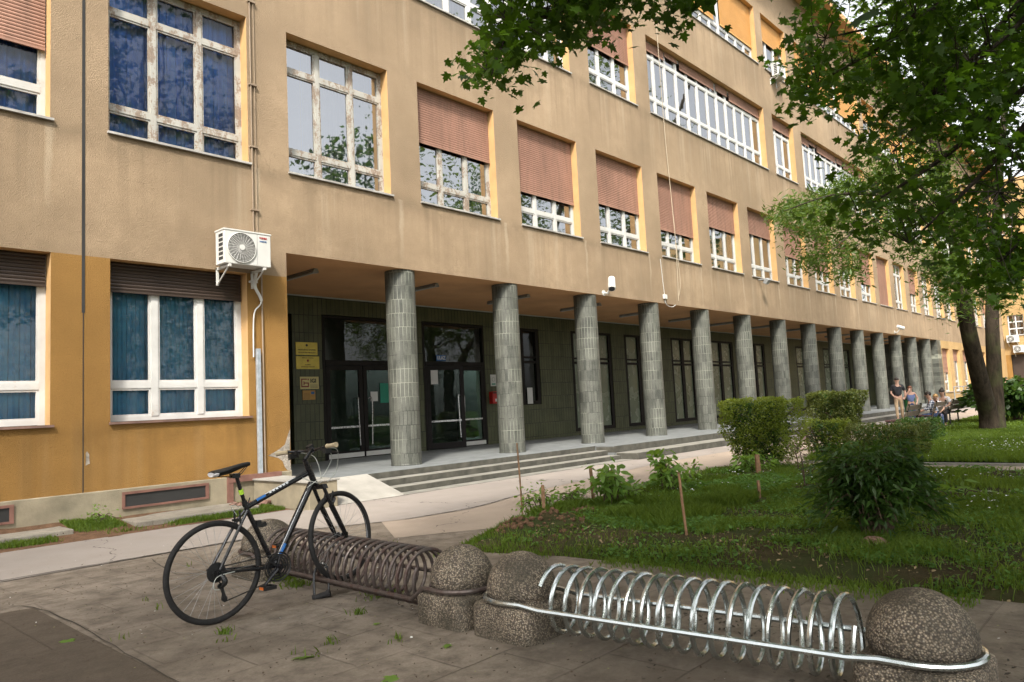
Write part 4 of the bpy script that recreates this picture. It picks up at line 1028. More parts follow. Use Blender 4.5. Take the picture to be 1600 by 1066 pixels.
# decals on the frame tubes
fr = bike.children[-1]
def decal(nm, p, q, f0, f1, r, w0, mat, ang=0., parent=None):
    a = Vector(p).lerp(Vector(q), f0); b = Vector(p).lerp(Vector(q), f1); d = (b - a).normalized(); up = Vector((0, -1, 0)).cross(d); up = -up if up.z < 0 else up
    mb = MB(); n = 5; vs = []
    for P_ in (a, b):
        for k in range(n):
            t = ang + (k / (n - 1) - .5) * w0; vs.append(P_ + (Vector((0, -1, 0)) * math.cos(t) + up * math.sin(t)) * r)
    mb.add(vs, [(k, k + 1, n + k + 1, n + k) for k in range(n - 1)]); mb.build(nm, mat, parent or fr, smooth=True)
decal('white_stripe', SC, TT1, .16, .30, .0222, .9, M['bluepaint'], .75)
decal('white_stripe', SC, TT1, .30, .80, .0226, .30, M['whitepaint'], 1.15)
decal('silver_stripe', BBp, DT1, .12, .88, .0264, .16, M['whitepaint'], .9)
decal('blue_stripe', BBp, DT1, .10, .26, .0266, .8, M['bluepaint'], .25)
for k in range(6): decal('frame_lettering', SC, TT1, .36 + k * .055, .395 + k * .055, .0228, .55, M['whitepaint'], .75)
# fork, steered
mb = MB(); cr = Vector((3.258, Y0, .80)); stl = lambda P: [st(p) for p in P]
for s_ in (-1, 1):
    mb.tube(stl([yv(cr + Vector((.0, 0, .03)), .052 * s_), yv(cr.lerp(FH, .35), .054 * s_)]), .0145, 10)
    mb.tube(stl([yv(cr.lerp(FH, .33), .054 * s_), yv(cr.lerp(FH, .9), .054 * s_), yv(FH + Vector((.0, 0, .0)), .054 * s_)]), [.021, .018, .013], 12)
    mb.obox(st(yv(FH, .054 * s_)), ST.to_3x3() @ Vector((1, 0, 0)), ST.to_3x3() @ Vector((0, 1, 0)), (0, 0, 1), .018, .005, .022)
mb.obox(st(cr + Vector((.0, 0, .03))), ST.to_3x3() @ Vector((1, 0, 0)), ST.to_3x3() @ Vector((0, 1, 0)), AX, .024, .072, .02)
mb.tube(stl([cr + Vector((0, 0, .03)), HBm]), .019, 10)
ab = cr.lerp(FH, .30) + Vector((.02, 0, .0)); mb.tube(smooth_path(stl([yv(ab, -.052), yv(ab + Vector((.05, 0, .035)), -.03), yv(ab + Vector((.05, 0, .035)), .03), yv(ab, .052)]), 4), .013, 8)
fork = mb.build('fork', M['blackmetal'], bike, smooth=True)
mb = MB()
for H, T, pv, q in [(FH, ST, cr.lerp(FH, .26), (.055, .0)), (RH, I4, SC.lerp(RH, .22), (-.03, .01))]:
    for s_ in (-1, 1):
        b0 = yv(pv, .04 * s_) + Vector((q[0] * .4, 0, -.02)); mb.tube([T @ b0, T @ (b0 + Vector((q[0] * .5 + .01, -.0, .10)))], .0075, 6)
        mb.obox(T @ (b0 + Vector((0, -.012 * s_, .03))), (1, 0, 0), (0, 1, 0), (0, 0, 1), .026, .006, .008)
mb.build('rim_brake', M['blackplastic'], bike)
# stem, bar, grips
mb = MB(); BC = Vector((3.215, Y0, 1.115))
mb.tube([HT - AX * .01, HT + AX * .055], .020, 12); mb.tube(stl([HT + AX * .05, BC - Vector((.01, 0, .01))]), .0165, 10)
mb.lathe(st(BC) - (ST.to_3x3() @ Vector((0, .024, 0))), [(.021, 0), (.021, .048)], 14, axis=ST.to_3x3() @ Vector((0, 1, 0))); mb.build('stem', M['blackmetal'], bike, smooth=True)
hb = smooth_path(stl([BC + Vector(p) for p in [(-.055, -.30, .012), (-.035, -.20, .012), (-.005, -.09, .004), (0, -.04, 0), (0, .04, 0), (-.005, .09, .004), (-.035, .20, .012), (-.055, .30, .012)]]), 4)
mb = MB(); mb.tube(hb, .0115, 10); hbar = mb.build('handlebar', M['blackmetal'], bike, smooth=True)
for s_ in (-1, 1):
    a, b, c = [st(BC + Vector((x, y * s_, .012))) for x, y in ((-.036, .205), (-.047, .26), (-.057, .315))]
    mb = MB(); mb.tube([a, a.lerp(b, .4), b, c], [.019, .016, .0155, .0205], 12); mb.build('grip', M['grip'], hbar, smooth=True)
    mb = MB(); l0 = st(BC + Vector((-.012, .14 * s_, .0))); l1 = st(BC + Vector((.03, .17 * s_, -.03))); l2 = st(BC + Vector((.015, .27 * s_, -.045)))
    mb.tube([l0, l1, l2], [.011, .008, .005], 6); mb.obox(l0, (1, 0, 0), (0, 1, 0), (0, 0, 1), .02, .02, .016); mb.obox(st(BC + Vector((-.02, .185 * s_, -.022))), (1, 0, 0), (0, 1, 0), (0, 0, 1), .028, .018, .018); mb.build('brake_lever', M['blackplastic'], hbar)
mb = MB(); mb.obox(st(BC + Vector((.02, .03, .03))), (1, 0, .5), (0, 1, 0), (-.5, 0, 1), .022, .025, .014); mb.build('lamp_bracket', M['blackplastic'], hbar)
mb = MB()
C1 = [st(BC + Vector((.0, -.14, .0))), st(BC + Vector((.16, -.12, -.02))), st(BC + Vector((.22, -.03, -.18))), st(Vector((3.36, Y0 + .0, .86)))]
C2 = [st(BC + Vector((.0, .14, .0))), st(BC + Vector((.13, .10, -.05))), st(BC + Vector((.10, .02, -.2))), HBm + Vector((.02, -.03, .0)), TT1 + Vector((-.05, -.02, -.03))]
C3 = [st(BC + Vector((.0, -.18, -.01))), st(BC + Vector((.09, -.12, -.08))), st(BC + Vector((.07, -.04, -.2))), HBm + Vector((.01, -.035, .03)), DT1 + Vector((-.06, -.03, -.03))]
for c in (C1, C2, C3): mb = MB(); mb.tube(smooth_path(c, 8), .0028, 6); mb.build('brake_cable', M['cable'], bike)
mb = MB()
mb.tube(smooth_path([yv(SC, -.01) + Vector((-.02, 0, .0)), SC + Vector((-.12, -.02, .03)), SC.lerp(RH, .25) + Vector((-.02, -.02, .06))], 6), .0025, 6); mb.build('brake_cable', M['cable'], bike); mb = MB()
mb.tube(smooth_path([RH.lerp(BBp, .25) + Vector((0, -.07, .0)), RH + Vector((-.02, -.085, -.02)), RH + Vector((-.045, -.08, -.09)), RH + Vector((.0, -.07, -.11))], 6), .003, 6)
mb.build('brake_cable', M['cable'], bike)
# saddle and post
mb = MB(); CP = Vector((2.585, Y0, .985)); mb.tube([SC, CP], .0135, 12); post = mb.build('seat_post', M['blackmetal'], bike, smooth=True)
a, b = SC.lerp(CP, .42), SC.lerp(CP, .56); mb = MB(); mb.tube([a, b], .017, 12); mb.build('reflective_tape', M['lime'], post, smooth=True)
mb = MB(); mb.tube([SC + Vector((.004, 0, .0)), SC + (CP - SC).normalized() * .05], .0195, 12); mb.tube([SC + Vector((0, -.02, .02)), SC + Vector((.015, -.03, .07))], .005, 6); mb.build('seat_clamp', M['blackplastic'], post)
sec = [(2.402, 1.018, .045, .018), (2.425, 1.022, .070, .028), (2.47, 1.028, .072, .034), (2.53, 1.038, .048, .036), (2.58, 1.048, .030, .032), (2.63, 1.058, .022, .026), (2.675, 1.062, .018, .020), (2.690, 1.058, .010, .012)]
def saddle_part(sec, n=16):
    vs = []; fs = []
    for (x, z, w, h) in sec:
        for k in range(n):
            t = 2 * PI * k / n; zz = math.sin(t); vs.append((x, Y0 + w * math.cos(t), z + (zz * .012 if zz > 0 else zz * h)))
    for i in range(len(sec) - 1):
        for k in range(n): l = (k + 1) % n; fs.append((i * n + k, (i + 1) * n + k, (i + 1) * n + l, i * n + l))
    fs.append(tuple(range(n))); fs.append(tuple((len(sec) - 1) * n + k for k in range(n - 1, -1, -1))); return vs, fs
mb = MB(); mb.add(*saddle_part(sec)); sad = mb.build('saddle', M['blackplastic'], bike, smooth=True)
mb = MB(); mb.add(*saddle_part([(2.400, 1.010, .047, .020), (2.418, 1.014, .066, .027), (2.428, 1.016, .070, .029)])); mb.build('rear_patch', M['whitecloth'], sad, smooth=True)
mb = MB()
for s_ in (-1, 1): mb.tube(smooth_path([(2.44, Y0 + .03 * s_, .995), (2.52, Y0 + .022 * s_, .982), (2.60, Y0 + .022 * s_, .988), (2.665, Y0 + .01 * s_, 1.045)], 5), .0035, 6)
mb.obox(CP + Vector((-.01, 0, .0)), (1, 0, 0), (0, 1, 0), (0, 0, 1), .028, .026, .016); mb.build('saddle_rail', M['blackmetal'], sad)
# drivetrain
yc = Y0 - .048
mb = MB()
for r, dy in ((.088, -.003), (.074, .005), (.055, .012)):
    mb.lathe((BBp.x, yc + dy, BBp.z), [(r - .012, 0), (r, 0), (r, .002), (r - .012, .002), (r - .012, 0)], 44, axis=(0, 1, 0), caps=False)
mb.lathe((BBp.x, yc - .012, BBp.z), [(.104, 0), (.106, .003), (.096, .008)], 44, axis=(0, 1, 0), caps=False)
for k in range(5):
    t = 2 * PI * k / 5; mb.tube([(BBp.x, yc, BBp.z), (BBp.x + .08 * math.cos(t), yc, BBp.z + .08 * math.sin(t))], .008, 6)
crank = mb.build('crankset', M['blackplastic'], bike)
ca = Vector((-.126, 0, -.112)); 
for s_ in (-1, 1):
    mb = MB(); base = Vector((BBp.x, Y0 + (.075 if s_ > 0 else -.075), BBp.z)); e_ = base + ca * (1 if s_ < 0 else -1); mb.tube([base, e_], [.014, .010], 8); mb.lathe(base - Vector((0, .02, 0)), [(.02, 0), (.02, .04)], 12, axis=(0, 1, 0)); mb.build('crank_arm', M['blackmetal'], crank)
    pc = e_ + Vector((0, .055 * s_, 0)); mb = MB(); mb.box(pc.x - .045, pc.x + .045, pc.y - .045, pc.y - .037, pc.z - .012, pc.z + .012); mb.box(pc.x - .045, pc.x + .045, pc.y + .037, pc.y + .045, pc.z - .012, pc.z + .012)
    mb.box(pc.x - .047, pc.x - .037, pc.y - .037, pc.y + .037, pc.z - .010, pc.z + .010); mb.box(pc.x + .037, pc.x + .047, pc.y - .037, pc.y + .037, pc.z - .010, pc.z + .010); mb.tube([e_, pc + Vector((0, .04 * s_, 0))], .009, 8); mb.build('pedal', M['blackplastic'], crank)
    mb = MB(); mb.box(pc.x - .051, pc.x - .0475, pc.y - .025, pc.y + .025, pc.z - .009, pc.z + .009); mb.build('pedal_reflector', M['orange'], crank)
cs = Vector((RH.x, yc, RH.z)); P1 = Vector((RH.x + .018, yc, .255)); P2 = Vector((RH.x + .045, yc, .165)); dm = lambda c, r, t: c + Vector((r * math.cos(t), 0, r * math.sin(t)))
BC_ = Vector((BBp.x, yc, BBp.z))
P = [dm(cs, .036, PI / 2), dm(BC_, .088, PI / 2 + .1)] + [dm(BC_, .088, PI / 2 - PI * k / 8) for k in range(1, 8)] + [dm(BC_, .088, -PI / 2 - .2), dm(P2, .02, -PI / 2), dm(P2, .02, -PI), dm(P1, .02, 0), dm(P1, .02, PI / 2), dm(cs, .036, -PI / 2 - .4), dm(cs, .036, PI)]
mb = MB(); mb.tube(P, .0042, 6, closed=True); mb.build('chain', M['blackplastic'], bike)
mb = MB(); mb.lathe(P1 - Vector((0, .006, 0)), [(.02, 0), (.02, .012)], 14, axis=(0, 1, 0)); mb.lathe(P2 - Vector((0, .006, 0)), [(.02, 0), (.02, .012)], 14, axis=(0, 1, 0))
mb.tube([P1 - Vector((0, .012, 0)), P2 - Vector((0, .012, 0))], .012, 6); mb.tube(smooth_path([yv(RH, -.07) + Vector((.01, 0, -.01)), yv(RH, -.09) + Vector((.03, 0, -.055)), P1 - Vector((0, .03, 0))], 4), [.012, .014, .018, .02, .02, .02, .018, .014, .012], 8)
mb.build('derailleur', M['blackplastic'], bike)
mb = MB(); mb.obox(BBp.lerp(SC, .72) + Vector((.03, 0, 0)), (1, 0, 0), (0, 1, 0), (0, 0, 1), .018, .02, .022); mb.obox(BBp.lerp(SC, .66) + Vector((.055, 0, .015)), (1, 0, .3), (0, 1, 0), (-.3, 0, 1), .02, .022, .014); mb.build('lock_bracket', M['blackplastic'], bike)
e = thing('bike_lock', 'black U lock hanging from the rusty rack behind the bicycle wheel', 'lock', (3.20, 4.95, 0))
a = atd(489, 936, 5.60); b = atd(516, 926, 5.62); mb = MB(); mb.tube([a, b], .023, 12); mb.tube([a, a.lerp(b, .18)], .028, 12); mb.tube([a.lerp(b, .82), b], .028, 12); mb.build('crossbar', M['rubber'], e)
a2 = a.lerp(b, .1); b2 = a.lerp(b, .9); up = Vector((.02, .03, .17)); mb = MB(); mb.tube(smooth_path([a2, a2 + up, a2.lerp(b2, .5) + up * 1.35, b2 + up, b2], 6), .010, 8); mb.build('shackle', M['blackmetal'], e)
# ================================================================== VEGETATION
MAPLE = [(0, 0), (.20, -.12), (.42, .00), (.27, .15), (.60, .40), (.42, .45), (.23, .43), (.27, .66), (.12, .70), (0, 1.0), (-.12, .70), (-.27, .66), (-.23, .43), (-.42, .45), (-.60, .40), (-.27, .15), (-.42, .00), (-.20, -.12)]
OVAL = [(0, 0), (.26, .35), (.18, .75), (0, 1), (-.18, .75), (-.26, .35)]
BROAD = [(0, 0), (.17, .22), (.21, .45), (.12, .78), (0, 1), (-.12, .78), (-.21, .45), (-.17, .22)]
LANCE = [(0, 0), (.13, .4), (0, 1), (-.13, .4)]
QUAD = [(0, 0), (.35, .5), (0, 1), (-.35, .5)]
def leaves(name, P, size, shape, mat, parent=None, tilt=1.0, axis=None, kind=None, curl=.15, rng=RNG):
    """one flat leaf outline per point; tilt 0 = lying flat, 1 = any way up"""
    P = np.asarray(P, float); n = len(P); k = len(shape); S = np.asarray(shape, float); size = np.broadcast_to(size, (n,))
    nr = rng.normal(size=(n, 3)) * tilt; nr[:, 2] = np.abs(nr[:, 2]) + (1.2 - tilt); nr /= np.linalg.norm(nr, axis=1)[:, None]
    a = rng.normal(size=(n, 3)) if axis is None else np.asarray(axis) + rng.normal(size=(n, 3)) * .35
    a -= nr * (a * nr).sum(1)[:, None]; a /= np.linalg.norm(a, axis=1)[:, None] + 1e-9; b = np.cross(nr, a)
    s = size[:, None, None]
    z = -curl * (S[:, 1] ** 2 + 1.2 * S[:, 0] ** 2)
    V = P[:, None, :] + s * (b[:, None, :] * S[None, :, 0:1] + a[:, None, :] * S[None, :, 1:2] + nr[:, None, :] * z[None, :, None])
    me = bpy.data.meshes.new(name); me.vertices.add(n * k); me.vertices.foreach_set('co', V.reshape(-1).astype(np.float32))
    me.loops.add(n * k); me.loops.foreach_set('vertex_index', np.arange(n * k, dtype=np.int32))
    me.polygons.add(n); me.polygons.foreach_set('loop_start', np.arange(0, n * k, k, dtype=np.int32)); me.update(calc_edges=True); me.validate()
    o = link(name, me, mat, parent)
    if kind: o['kind'] = kind
    return o
def blades(name, XY, h, mat, hf, lean=.5, kind='stuff', w=.006, parent=None):
    n = len(XY); x = XY[:, 0]; y = XY[:, 1]; z = hf(x, y) - .005
    t = RNG.uniform(0, 2 * PI, n); d = np.stack([np.cos(t), np.sin(t)], 1); l = RNG.uniform(.1, lean, n) * h; t2 = RNG.uniform(0, 2 * PI, n)
    w = w * RNG.uniform(.7, 1.3, n); p = np.stack([np.cos(t2), np.sin(t2)], 1) * w[:, None]
    V = np.zeros((n, 5, 3)); base = np.stack([x, y, z], 1)
    V[:, 0] = base; V[:, 0, :2] -= p; V[:, 1] = base; V[:, 1, :2] += p
    V[:, 2] = base; V[:, 2, :2] += d * (l * .35)[:, None] + p * .8; V[:, 2, 2] += h * .6
    V[:, 4] = base; V[:, 4, :2] += d * (l * .35)[:, None] - p * .8; V[:, 4, 2] += h * .6
    V[:, 3] = base; V[:, 3, :2] += d * l[:, None]; V[:, 3, 2] += h
    me = bpy.data.meshes.new(name); me.vertices.add(n * 5); me.vertices.foreach_set('co', V.reshape(-1).astype(np.float32))
    me.loops.add(n * 5); me.loops.foreach_set('vertex_index', np.arange(n * 5, dtype=np.int32)); me.polygons.add(n); me.polygons.foreach_set('loop_start', np.arange(0, n * 5, 5, dtype=np.int32)); me.update(calc_edges=True)
    o = link(name, me, mat, parent)
    if kind: o['kind'] = kind
    return o
def scatter(P, n, x0, x1, y0, y1, dens=None):
    x = RNG.uniform(x0, x1, n); y = RNG.uniform(y0, y1, n); k = inpoly(x, y, P)
    if dens is not None: k &= RNG.uniform(0, 1, n) < dens(x, y)
    return np.stack([x[k], y[k]], 1)
bare = [(5.75, 1.9, .45, 1.3), (6.9, 2.9, .5, .8), (6.35, 3.5, .45, .5), (5.7, .3, .35, .9), (5.35, 5.3, .25, .25), (5.9, 2.6, .9, 1.0), (6.6, 3.3, .9, .5), (6.1, 1.2, .7, .9), (6.35, 5.3, .65, .4), (5.8, 5.4, .5, .3), (7.2, 5.55, .45, .25), (10.1, 3.95, .35, .3), (8.85, 3.98, .25, .25), (11.7, 5.3, .5, .4), (7.6, 1.6, .8, .5), (6.2, .2, .9, .6), (8.6, .6, .8, .3)]
def dens(x, y):
    d = np.clip((vnoise(x, y, 1.1, 8) - .22) * 3.2, .06, 1)
    for a, b, rx, ry in bare:
        q = ((x - a) / rx) ** 2 + ((y - b) / ry) ** 2; d = d * np.clip(q * 1.3 - .1 + .8 * (vnoise(x, y, 4, 9) - .5), .06, 1)
    return d
def gh(n, x, y, lo, hi): return RNG.uniform(lo, hi, n) * (.6 + .8 * vnoise(x, y, 1.7, 12))
g1 = scatter(BED, 190000, 5, 10, -1.0, 6.4, dens); blades('grass', g1, gh(len(g1), g1[:, 0], g1[:, 1], .03, .085), M['grass'], bed_h, .9, w=.0035)
g2 = scatter(BED, 90000, 10, 13.4, -4, 6.7, dens); blades('grass', g2, gh(len(g2), g2[:, 0], g2[:, 1], .035, .09), M['grass'], bed_h, .9, w=.006)
# taller tufts near the middle of the bed
tuft = scatter(BED, 60000, 6.6, 9.6, 4.0, 5.9, lambda x, y: np.clip((vnoise(x, y, 2.2, 14) - .45) * 4, 0, 1)); blades('grass', tuft, RNG.uniform(.06, .14, len(tuft)), M['grass'], bed_h, 1.0, w=.004)
lh = lambda x, y: .03 + .05 * vnoise(x, y, .5, 5)
def ldens(x, y):
    d = np.clip((vnoise(x, y, .5, 18) - .12) * 4, .25, 1)
    q = ((x - 21.5) / 2.6) ** 2 + ((y - 5.2) / .9) ** 2; d = d * np.clip(q, .1, 1)
    q = ((x - 27) / 3.) ** 2 + ((y - 5.9) / .6) ** 2; return d * np.clip(q, .1, 1)
g3 = scatter(LAWN, 120000, 14.5, 24, -4, 6.3, ldens); blades('grass', g3, RNG.uniform(.05, .12, len(g3)), M['grass'], lh, .9, w=.011)
g4 = scatter(LAWN, 80000, 24, 48, -6, 6.6, ldens); blades('grass', g4, RNG.uniform(.05, .12, len(g4)), M['grass'], lh, .9, w=.022)
def sdens(x, y):
    d = np.clip((vnoise(x, y, 1.8, 21) - .25) * 4, 0, 1) * np.where((x < 3.3) & (y > 10.58), .0, 1) * np.where((x > 3.9) & (x < 5.8) & (y > 10.52), .0, 1); return d
g5 = scatter(STRIP, 60000, -1, 6.0, 10.2, 11.35, sdens); blades('grass', g5, RNG.uniform(.02, .07, len(g5)), M['grass'], strip_h, .9, w=.005)
# grass in paving joints
tl = []
for (u, v, r, n) in [(350, 990, .05, 60), (445, 905, .13, 220), (465, 915, .12, 160), (600, 930, .14, 180), (560, 960, .05, 30), (800, 960, .1, 40), (620, 1000, .05, 20), (520, 1005, .05, 20), (700, 868, .15, 120)]:
    p = atz(u, v); a = RNG.normal(size=(n, 2)) * r * .5; tl.append(a + np.array([p.x, p.y]))
for i in range(16):
    p = (RNG.uniform(1.9, 5.0), RNG.uniform(.8, 8)); tl.append(RNG.normal(size=(6, 2)) * .03 + np.array(p))
tl = np.concatenate(tl); blades('grass', tl, RNG.uniform(.015, .06, len(tl)), M['grass'], lambda x, y: x * 0 + .003, .9, w=.004)
g6 = np.stack([5.36 + .12 * RNG.normal(size=5000), RNG.uniform(-.5, 5.6, 5000)], 1); g6 = g6[(vnoise(g6[:, 0], g6[:, 1], 2.2, 30) > .42)]; blades('grass', g6, RNG.uniform(.02, .06, len(g6)), M['grass'], lambda x, y: x * 0 + .01, .9, w=.004)
# broad-leaved ground cover and clover
def gc(n, x0, x1, y0, y1, size, seed, poly=BED, hf=bed_h, z=.04, thr=.42):
    q = scatter(poly, n, x0, x1, y0, y1, lambda x, y: dens(x, y) * np.clip((vnoise(x, y, 1.4, seed) - thr) * 6, 0, 1))
    return np.column_stack([q, hf(q[:, 0], q[:, 1]) + RNG.uniform(.01, z, len(q))]), RNG.uniform(size * .6, size * 1.3, len(q))
P, s = gc(100000, 5.4, 9.5, -1, 6.2, .045, 40, thr=.33); leaves('ground_cover', P, s, OVAL, M['grass_d'], tilt=.45, kind='stuff')
P, s = gc(60000, 9.5, 13.3, -3, 6.6, .055, 41, z=.08, thr=.33); leaves('ground_cover', P, s, OVAL, M['grass_d'], tilt=.5, kind='stuff')
dz = scatter(LAWN, 1500, 14.6, 21, .5, 5.5, lambda x, y: np.clip((vnoise(x, y, .8, 50) - .5) * 5, 0, 1)); dz2 = scatter(BED, 900, 8.5, 13.2, 1, 5.8, lambda x, y: np.clip((vnoise(x, y, .9, 51) - .5) * 5, 0, 1))
dz = np.concatenate([dz, dz2]); P = np.column_stack([dz, lh(dz[:, 0], dz[:, 1]) + RNG.uniform(.06, .11, len(dz))]); leaves('daisies', P, .019, [(0, 0), (.5, .1), (.6, .6), (.1, 1), (-.5, .8), (-.5, .2)], M['petal'], tilt=.4, kind='stuff')
cl = scatter(BED, 5000, 5.3, 8.4, -.5, 6.1, lambda x, y: np.clip(1.2 - dens(x, y) * 2, 0, 1)); P = np.column_stack([cl, bed_h(cl[:, 0], cl[:, 1]) + .002]); leaves('soil_litter', P, RNG.uniform(.01, .045, len(P)), OVAL, simple('dry_litter', (.26, .19, .10), .9, var=.6, scale=4), tilt=.6, kind='stuff')
cl = np.stack([RNG.uniform(-1, 5.3, 4500), RNG.uniform(-.5, 9, 4500)], 1); P = np.column_stack([cl, cl[:, 0] * 0 + .008]); leaves('pavement_litter', P, RNG.uniform(.005, .022, len(P)), OVAL, M['twig'], tilt=.35, kind='stuff')
cl = np.stack([3.9 + RNG.normal(size=1600) * .32, RNG.uniform(.6, 4.8, 1600)], 1); cl = cl[vnoise(cl[:, 0], cl[:, 1], 3, 71) > .45]; P = np.column_stack([cl, cl[:, 0] * 0 + .01]); leaves('soil_crumbs', P, RNG.uniform(.01, .035, len(P)), OVAL, M['joint'], tilt=.5, kind='stuff')
cl = np.stack([RNG.uniform(0, 5.2, 160), RNG.uniform(0, 9.5, 160)], 1); P = np.column_stack([cl, cl[:, 0] * 0 + .011]); leaves('petal_litter', P, RNG.uniform(.008, .022, len(P)), OVAL, M['petal'], tilt=.3, kind='stuff')
fl = [(480, 1030, .13), (105, 1003, .12), (1000, 1003, .1), (610, 1060, .1), (700, 1010, .06), (590, 978, .05), (1340, 1040, .0)]
ln = ['largest maple leaf lying on the paving between bicycle and bottom edge', 'dark fallen leaf on the old asphalt bottom left', 'fallen leaf on the paving under the shiny rack', 'fallen maple leaf at the bottom edge of the paving', 'small fallen leaf on the paving before the pair of bollards', 'small fallen leaf near the bicycle lock']
for (u, v, s_), L in zip(fl, ln):
    p = atz(u, v); o = leaves('fallen_leaf', [[0, 0, .012]], s_, MAPLE, M['leaf_bed'], tilt=.12); o.location = (p.x, p.y, 0); tag(o, L, 'leaf', 'fallen leaves on the paving')

# ---- hedges
def hedge(label, x0, x1, y0, y1, z0, z1, taper=.25, n=9000, size=.035, mat='leaf_hedge', stems=5, lb=None):
    cx, cy = (x0 + x1) / 2, (y0 + y1) / 2; e = thing('hedge', label, 'hedge', (cx, cy, 0), 'clipped hedge bushes by the path')
    t = RNG.uniform(0, 1, n) ** .8; f = (1 - taper * (1 - t) ** 1.5); a = RNG.uniform(-1, 1, n); b = RNG.uniform(-1, 1, n)
    face = RNG.integers(0, 10, n); dd = RNG.exponential(.07, n)
    a = np.where(face < 2, 1 - dd, np.where(face < 5, -1 + dd, a)); b = np.where((face >= 5) & (face < 7), 1 - dd, np.where((face == 7) | (face == 8), -1 + dd, b)); t = np.where(face == 9, 1 - dd * .7, t)
    hx, hy = (x1 - x0) / 2, (y1 - y0) / 2; X = cx + a * hx * f; Y = cy + b * hy * f; Z = z0 + (z1 - z0) * t
    bm_ = vnoise(X * 1.0 + Z * .7, Y + Z, 3.2, 60); X += (bm_ - .5) * .22 * np.sign(a); Y += (vnoise(X, Y + Z, 3.1, 61) - .5) * .22 * np.sign(b); Z += (vnoise(X, Y, 4, 62) - .5) * .10
    keep = RNG.uniform(0, 1, n) < np.clip(.35 + 2.0 * (vnoise(X + Z, Y - Z, 5.5, 63) - .2), .3, 1); keep &= RNG.uniform(0, 1, n) < np.clip(.35 + t * 2.2, 0, 1)
    P = np.stack([X, Y, Z], 1)[keep]; leaves('foliage', P, RNG.uniform(.6, 1.25, len(P)) * size, OVAL, M[mat], e, tilt=.9)
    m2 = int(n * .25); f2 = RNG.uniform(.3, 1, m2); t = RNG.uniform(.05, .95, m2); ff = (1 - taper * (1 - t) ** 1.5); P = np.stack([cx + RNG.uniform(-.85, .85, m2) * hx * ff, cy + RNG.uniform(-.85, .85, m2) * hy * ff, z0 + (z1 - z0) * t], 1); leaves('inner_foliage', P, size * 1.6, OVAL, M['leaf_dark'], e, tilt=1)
    mb = MB()
    for k in range(stems):
        s0 = Vector((cx + RNG.uniform(-.35, .35) * hx, cy + RNG.uniform(-.35, .35) * hy, -.02)); s1 = Vector((cx + RNG.uniform(-.8, .8) * hx, cy + RNG.uniform(-.8, .8) * hy, z1 * .85)); mb.tube(smooth_path([s0, s0.lerp(s1, .4) + Vector((RNG.uniform(-.05, .05), RNG.uniform(-.05, .05), .05)), s1], 4), [.022 - .0018 * i for i in range(9)], 6)
        for q in range(7):
            a_ = s0.lerp(s1, RNG.uniform(.2, .8)); mb.tube([a_, a_ + Vector((RNG.uniform(-.4, .4), RNG.uniform(-.4, .4), RNG.uniform(.05, .4)))], .006, 4)
    mb.build('stems', M['twig'], e); return e
hedge('large square clipped hedge bush beside the steps, yellow green', 12.6, 13.5, 5.2, 6.45, .12, 1.30, .34, 15000, .042, stems=9)
hedge('darker square clipped hedge bush on a bare stem, second tallest', 17.1, 17.9, 5.45, 6.5, .45, 1.36, .18, 12000, .045, 'leaf_hedge_b', 6)
hedge('small narrow hedge bush between the two tall hedges', 15.35, 15.95, 5.25, 5.95, .02, .78, .2, 4500, .042, stems=4)
hedge('low wide clipped hedge bush behind the dark shrub', 15.0, 16.2, 3.75, 5.0, .02, .68, .12, 8500, .042, 'leaf_hedge_b', stems=6)
hedge('low dark hedge bush in front of the first bench', 19.0, 20.3, 4.45, 5.2, .02, .62, .12, 4500, .045, 'leaf_dark', stems=4)

# ---- trees
def tubes_tree(mb, paths):
    for p, r0, r1, n in paths:
        q = smooth_path(p, 5); L = len(q); mb.tube(q, [r0 + (r1 - r0) * i / (L - 1) for i in range(L)], n)
def twig_leaves(centres, per, spread, rng=RNG, droop=.25):
    c = np.asarray(centres); n = len(c); d = rng.normal(size=(n, 3)); d[:, 2] = -abs(d[:, 2]) * .4; d /= np.linalg.norm(d, axis=1)[:, None]
    t = rng.uniform(-1, 1, (n, per)); P = c[:, None, :] + d[:, None, :] * (t * spread)[:, :, None] + rng.normal(size=(n, per, 3)) * spread * .30; P[:, :, 2] -= (t ** 2) * spread * droop
    return P.reshape(-1, 3), np.repeat(d, per, 0)
# maple whose boughs hang into the picture from the right and above
RP = [(1278, -80), (1262, 20), (1244, 67), (1236, 120), (1246, 172), (1300, 165), (1345, 150), (1350, 190), (1322, 232), (1310, 290), (1304, 335), (1332, 368), (1370, 330), (1394, 311), (1402, 385), (1440, 408), (1475, 400), (1515, 470), (1560, 450), (1610, 455), (1760, 400), (1760, -160)]
MP = [(722, 122), (735, 95), (768, 62), (760, 20), (775, -80), (1075, -80), (1078, 8), (1052, 22), (1020, 12), (985, 28), (945, 22), (925, 58), (898, 62), (880, 55), (860, 85), (832, 60), (800, 80), (792, 118), (765, 132)]
rm = np.random.default_rng(4)
def samp(poly, n, d0, d1, rng, dens=None):
    xs = [p[0] for p in poly]; ys = [p[1] for p in poly]; out = []
    while len(out) < n:
        u = rng.uniform(min(xs), max(xs)); v = rng.uniform(min(ys), max(ys))
        if not inpoly(np.array([u]), np.array([v]), poly)[0]: continue
        if dens is not None and rng.uniform() > dens(u, v): continue
        out.append(atd(u, v, rng.uniform(d0, d1)))
    return out
def proj(p):
    q = Vector(p) - Vector((0, 0, CZ)); z = q.dot(CF)
    if z < .1: return None
    return 800 + FPX * q.dot(CR) / z, 533 - FPX * q.dot(CU) / z
mt = thing('maple_tree', 'dark maple whose leafy boughs hang in from the top and right', 'tree', (9.0, -1.6, 0))
base = Vector((9.0, -1.6, 0)); fork_ = Vector((8.8, -1.5, 4.2))
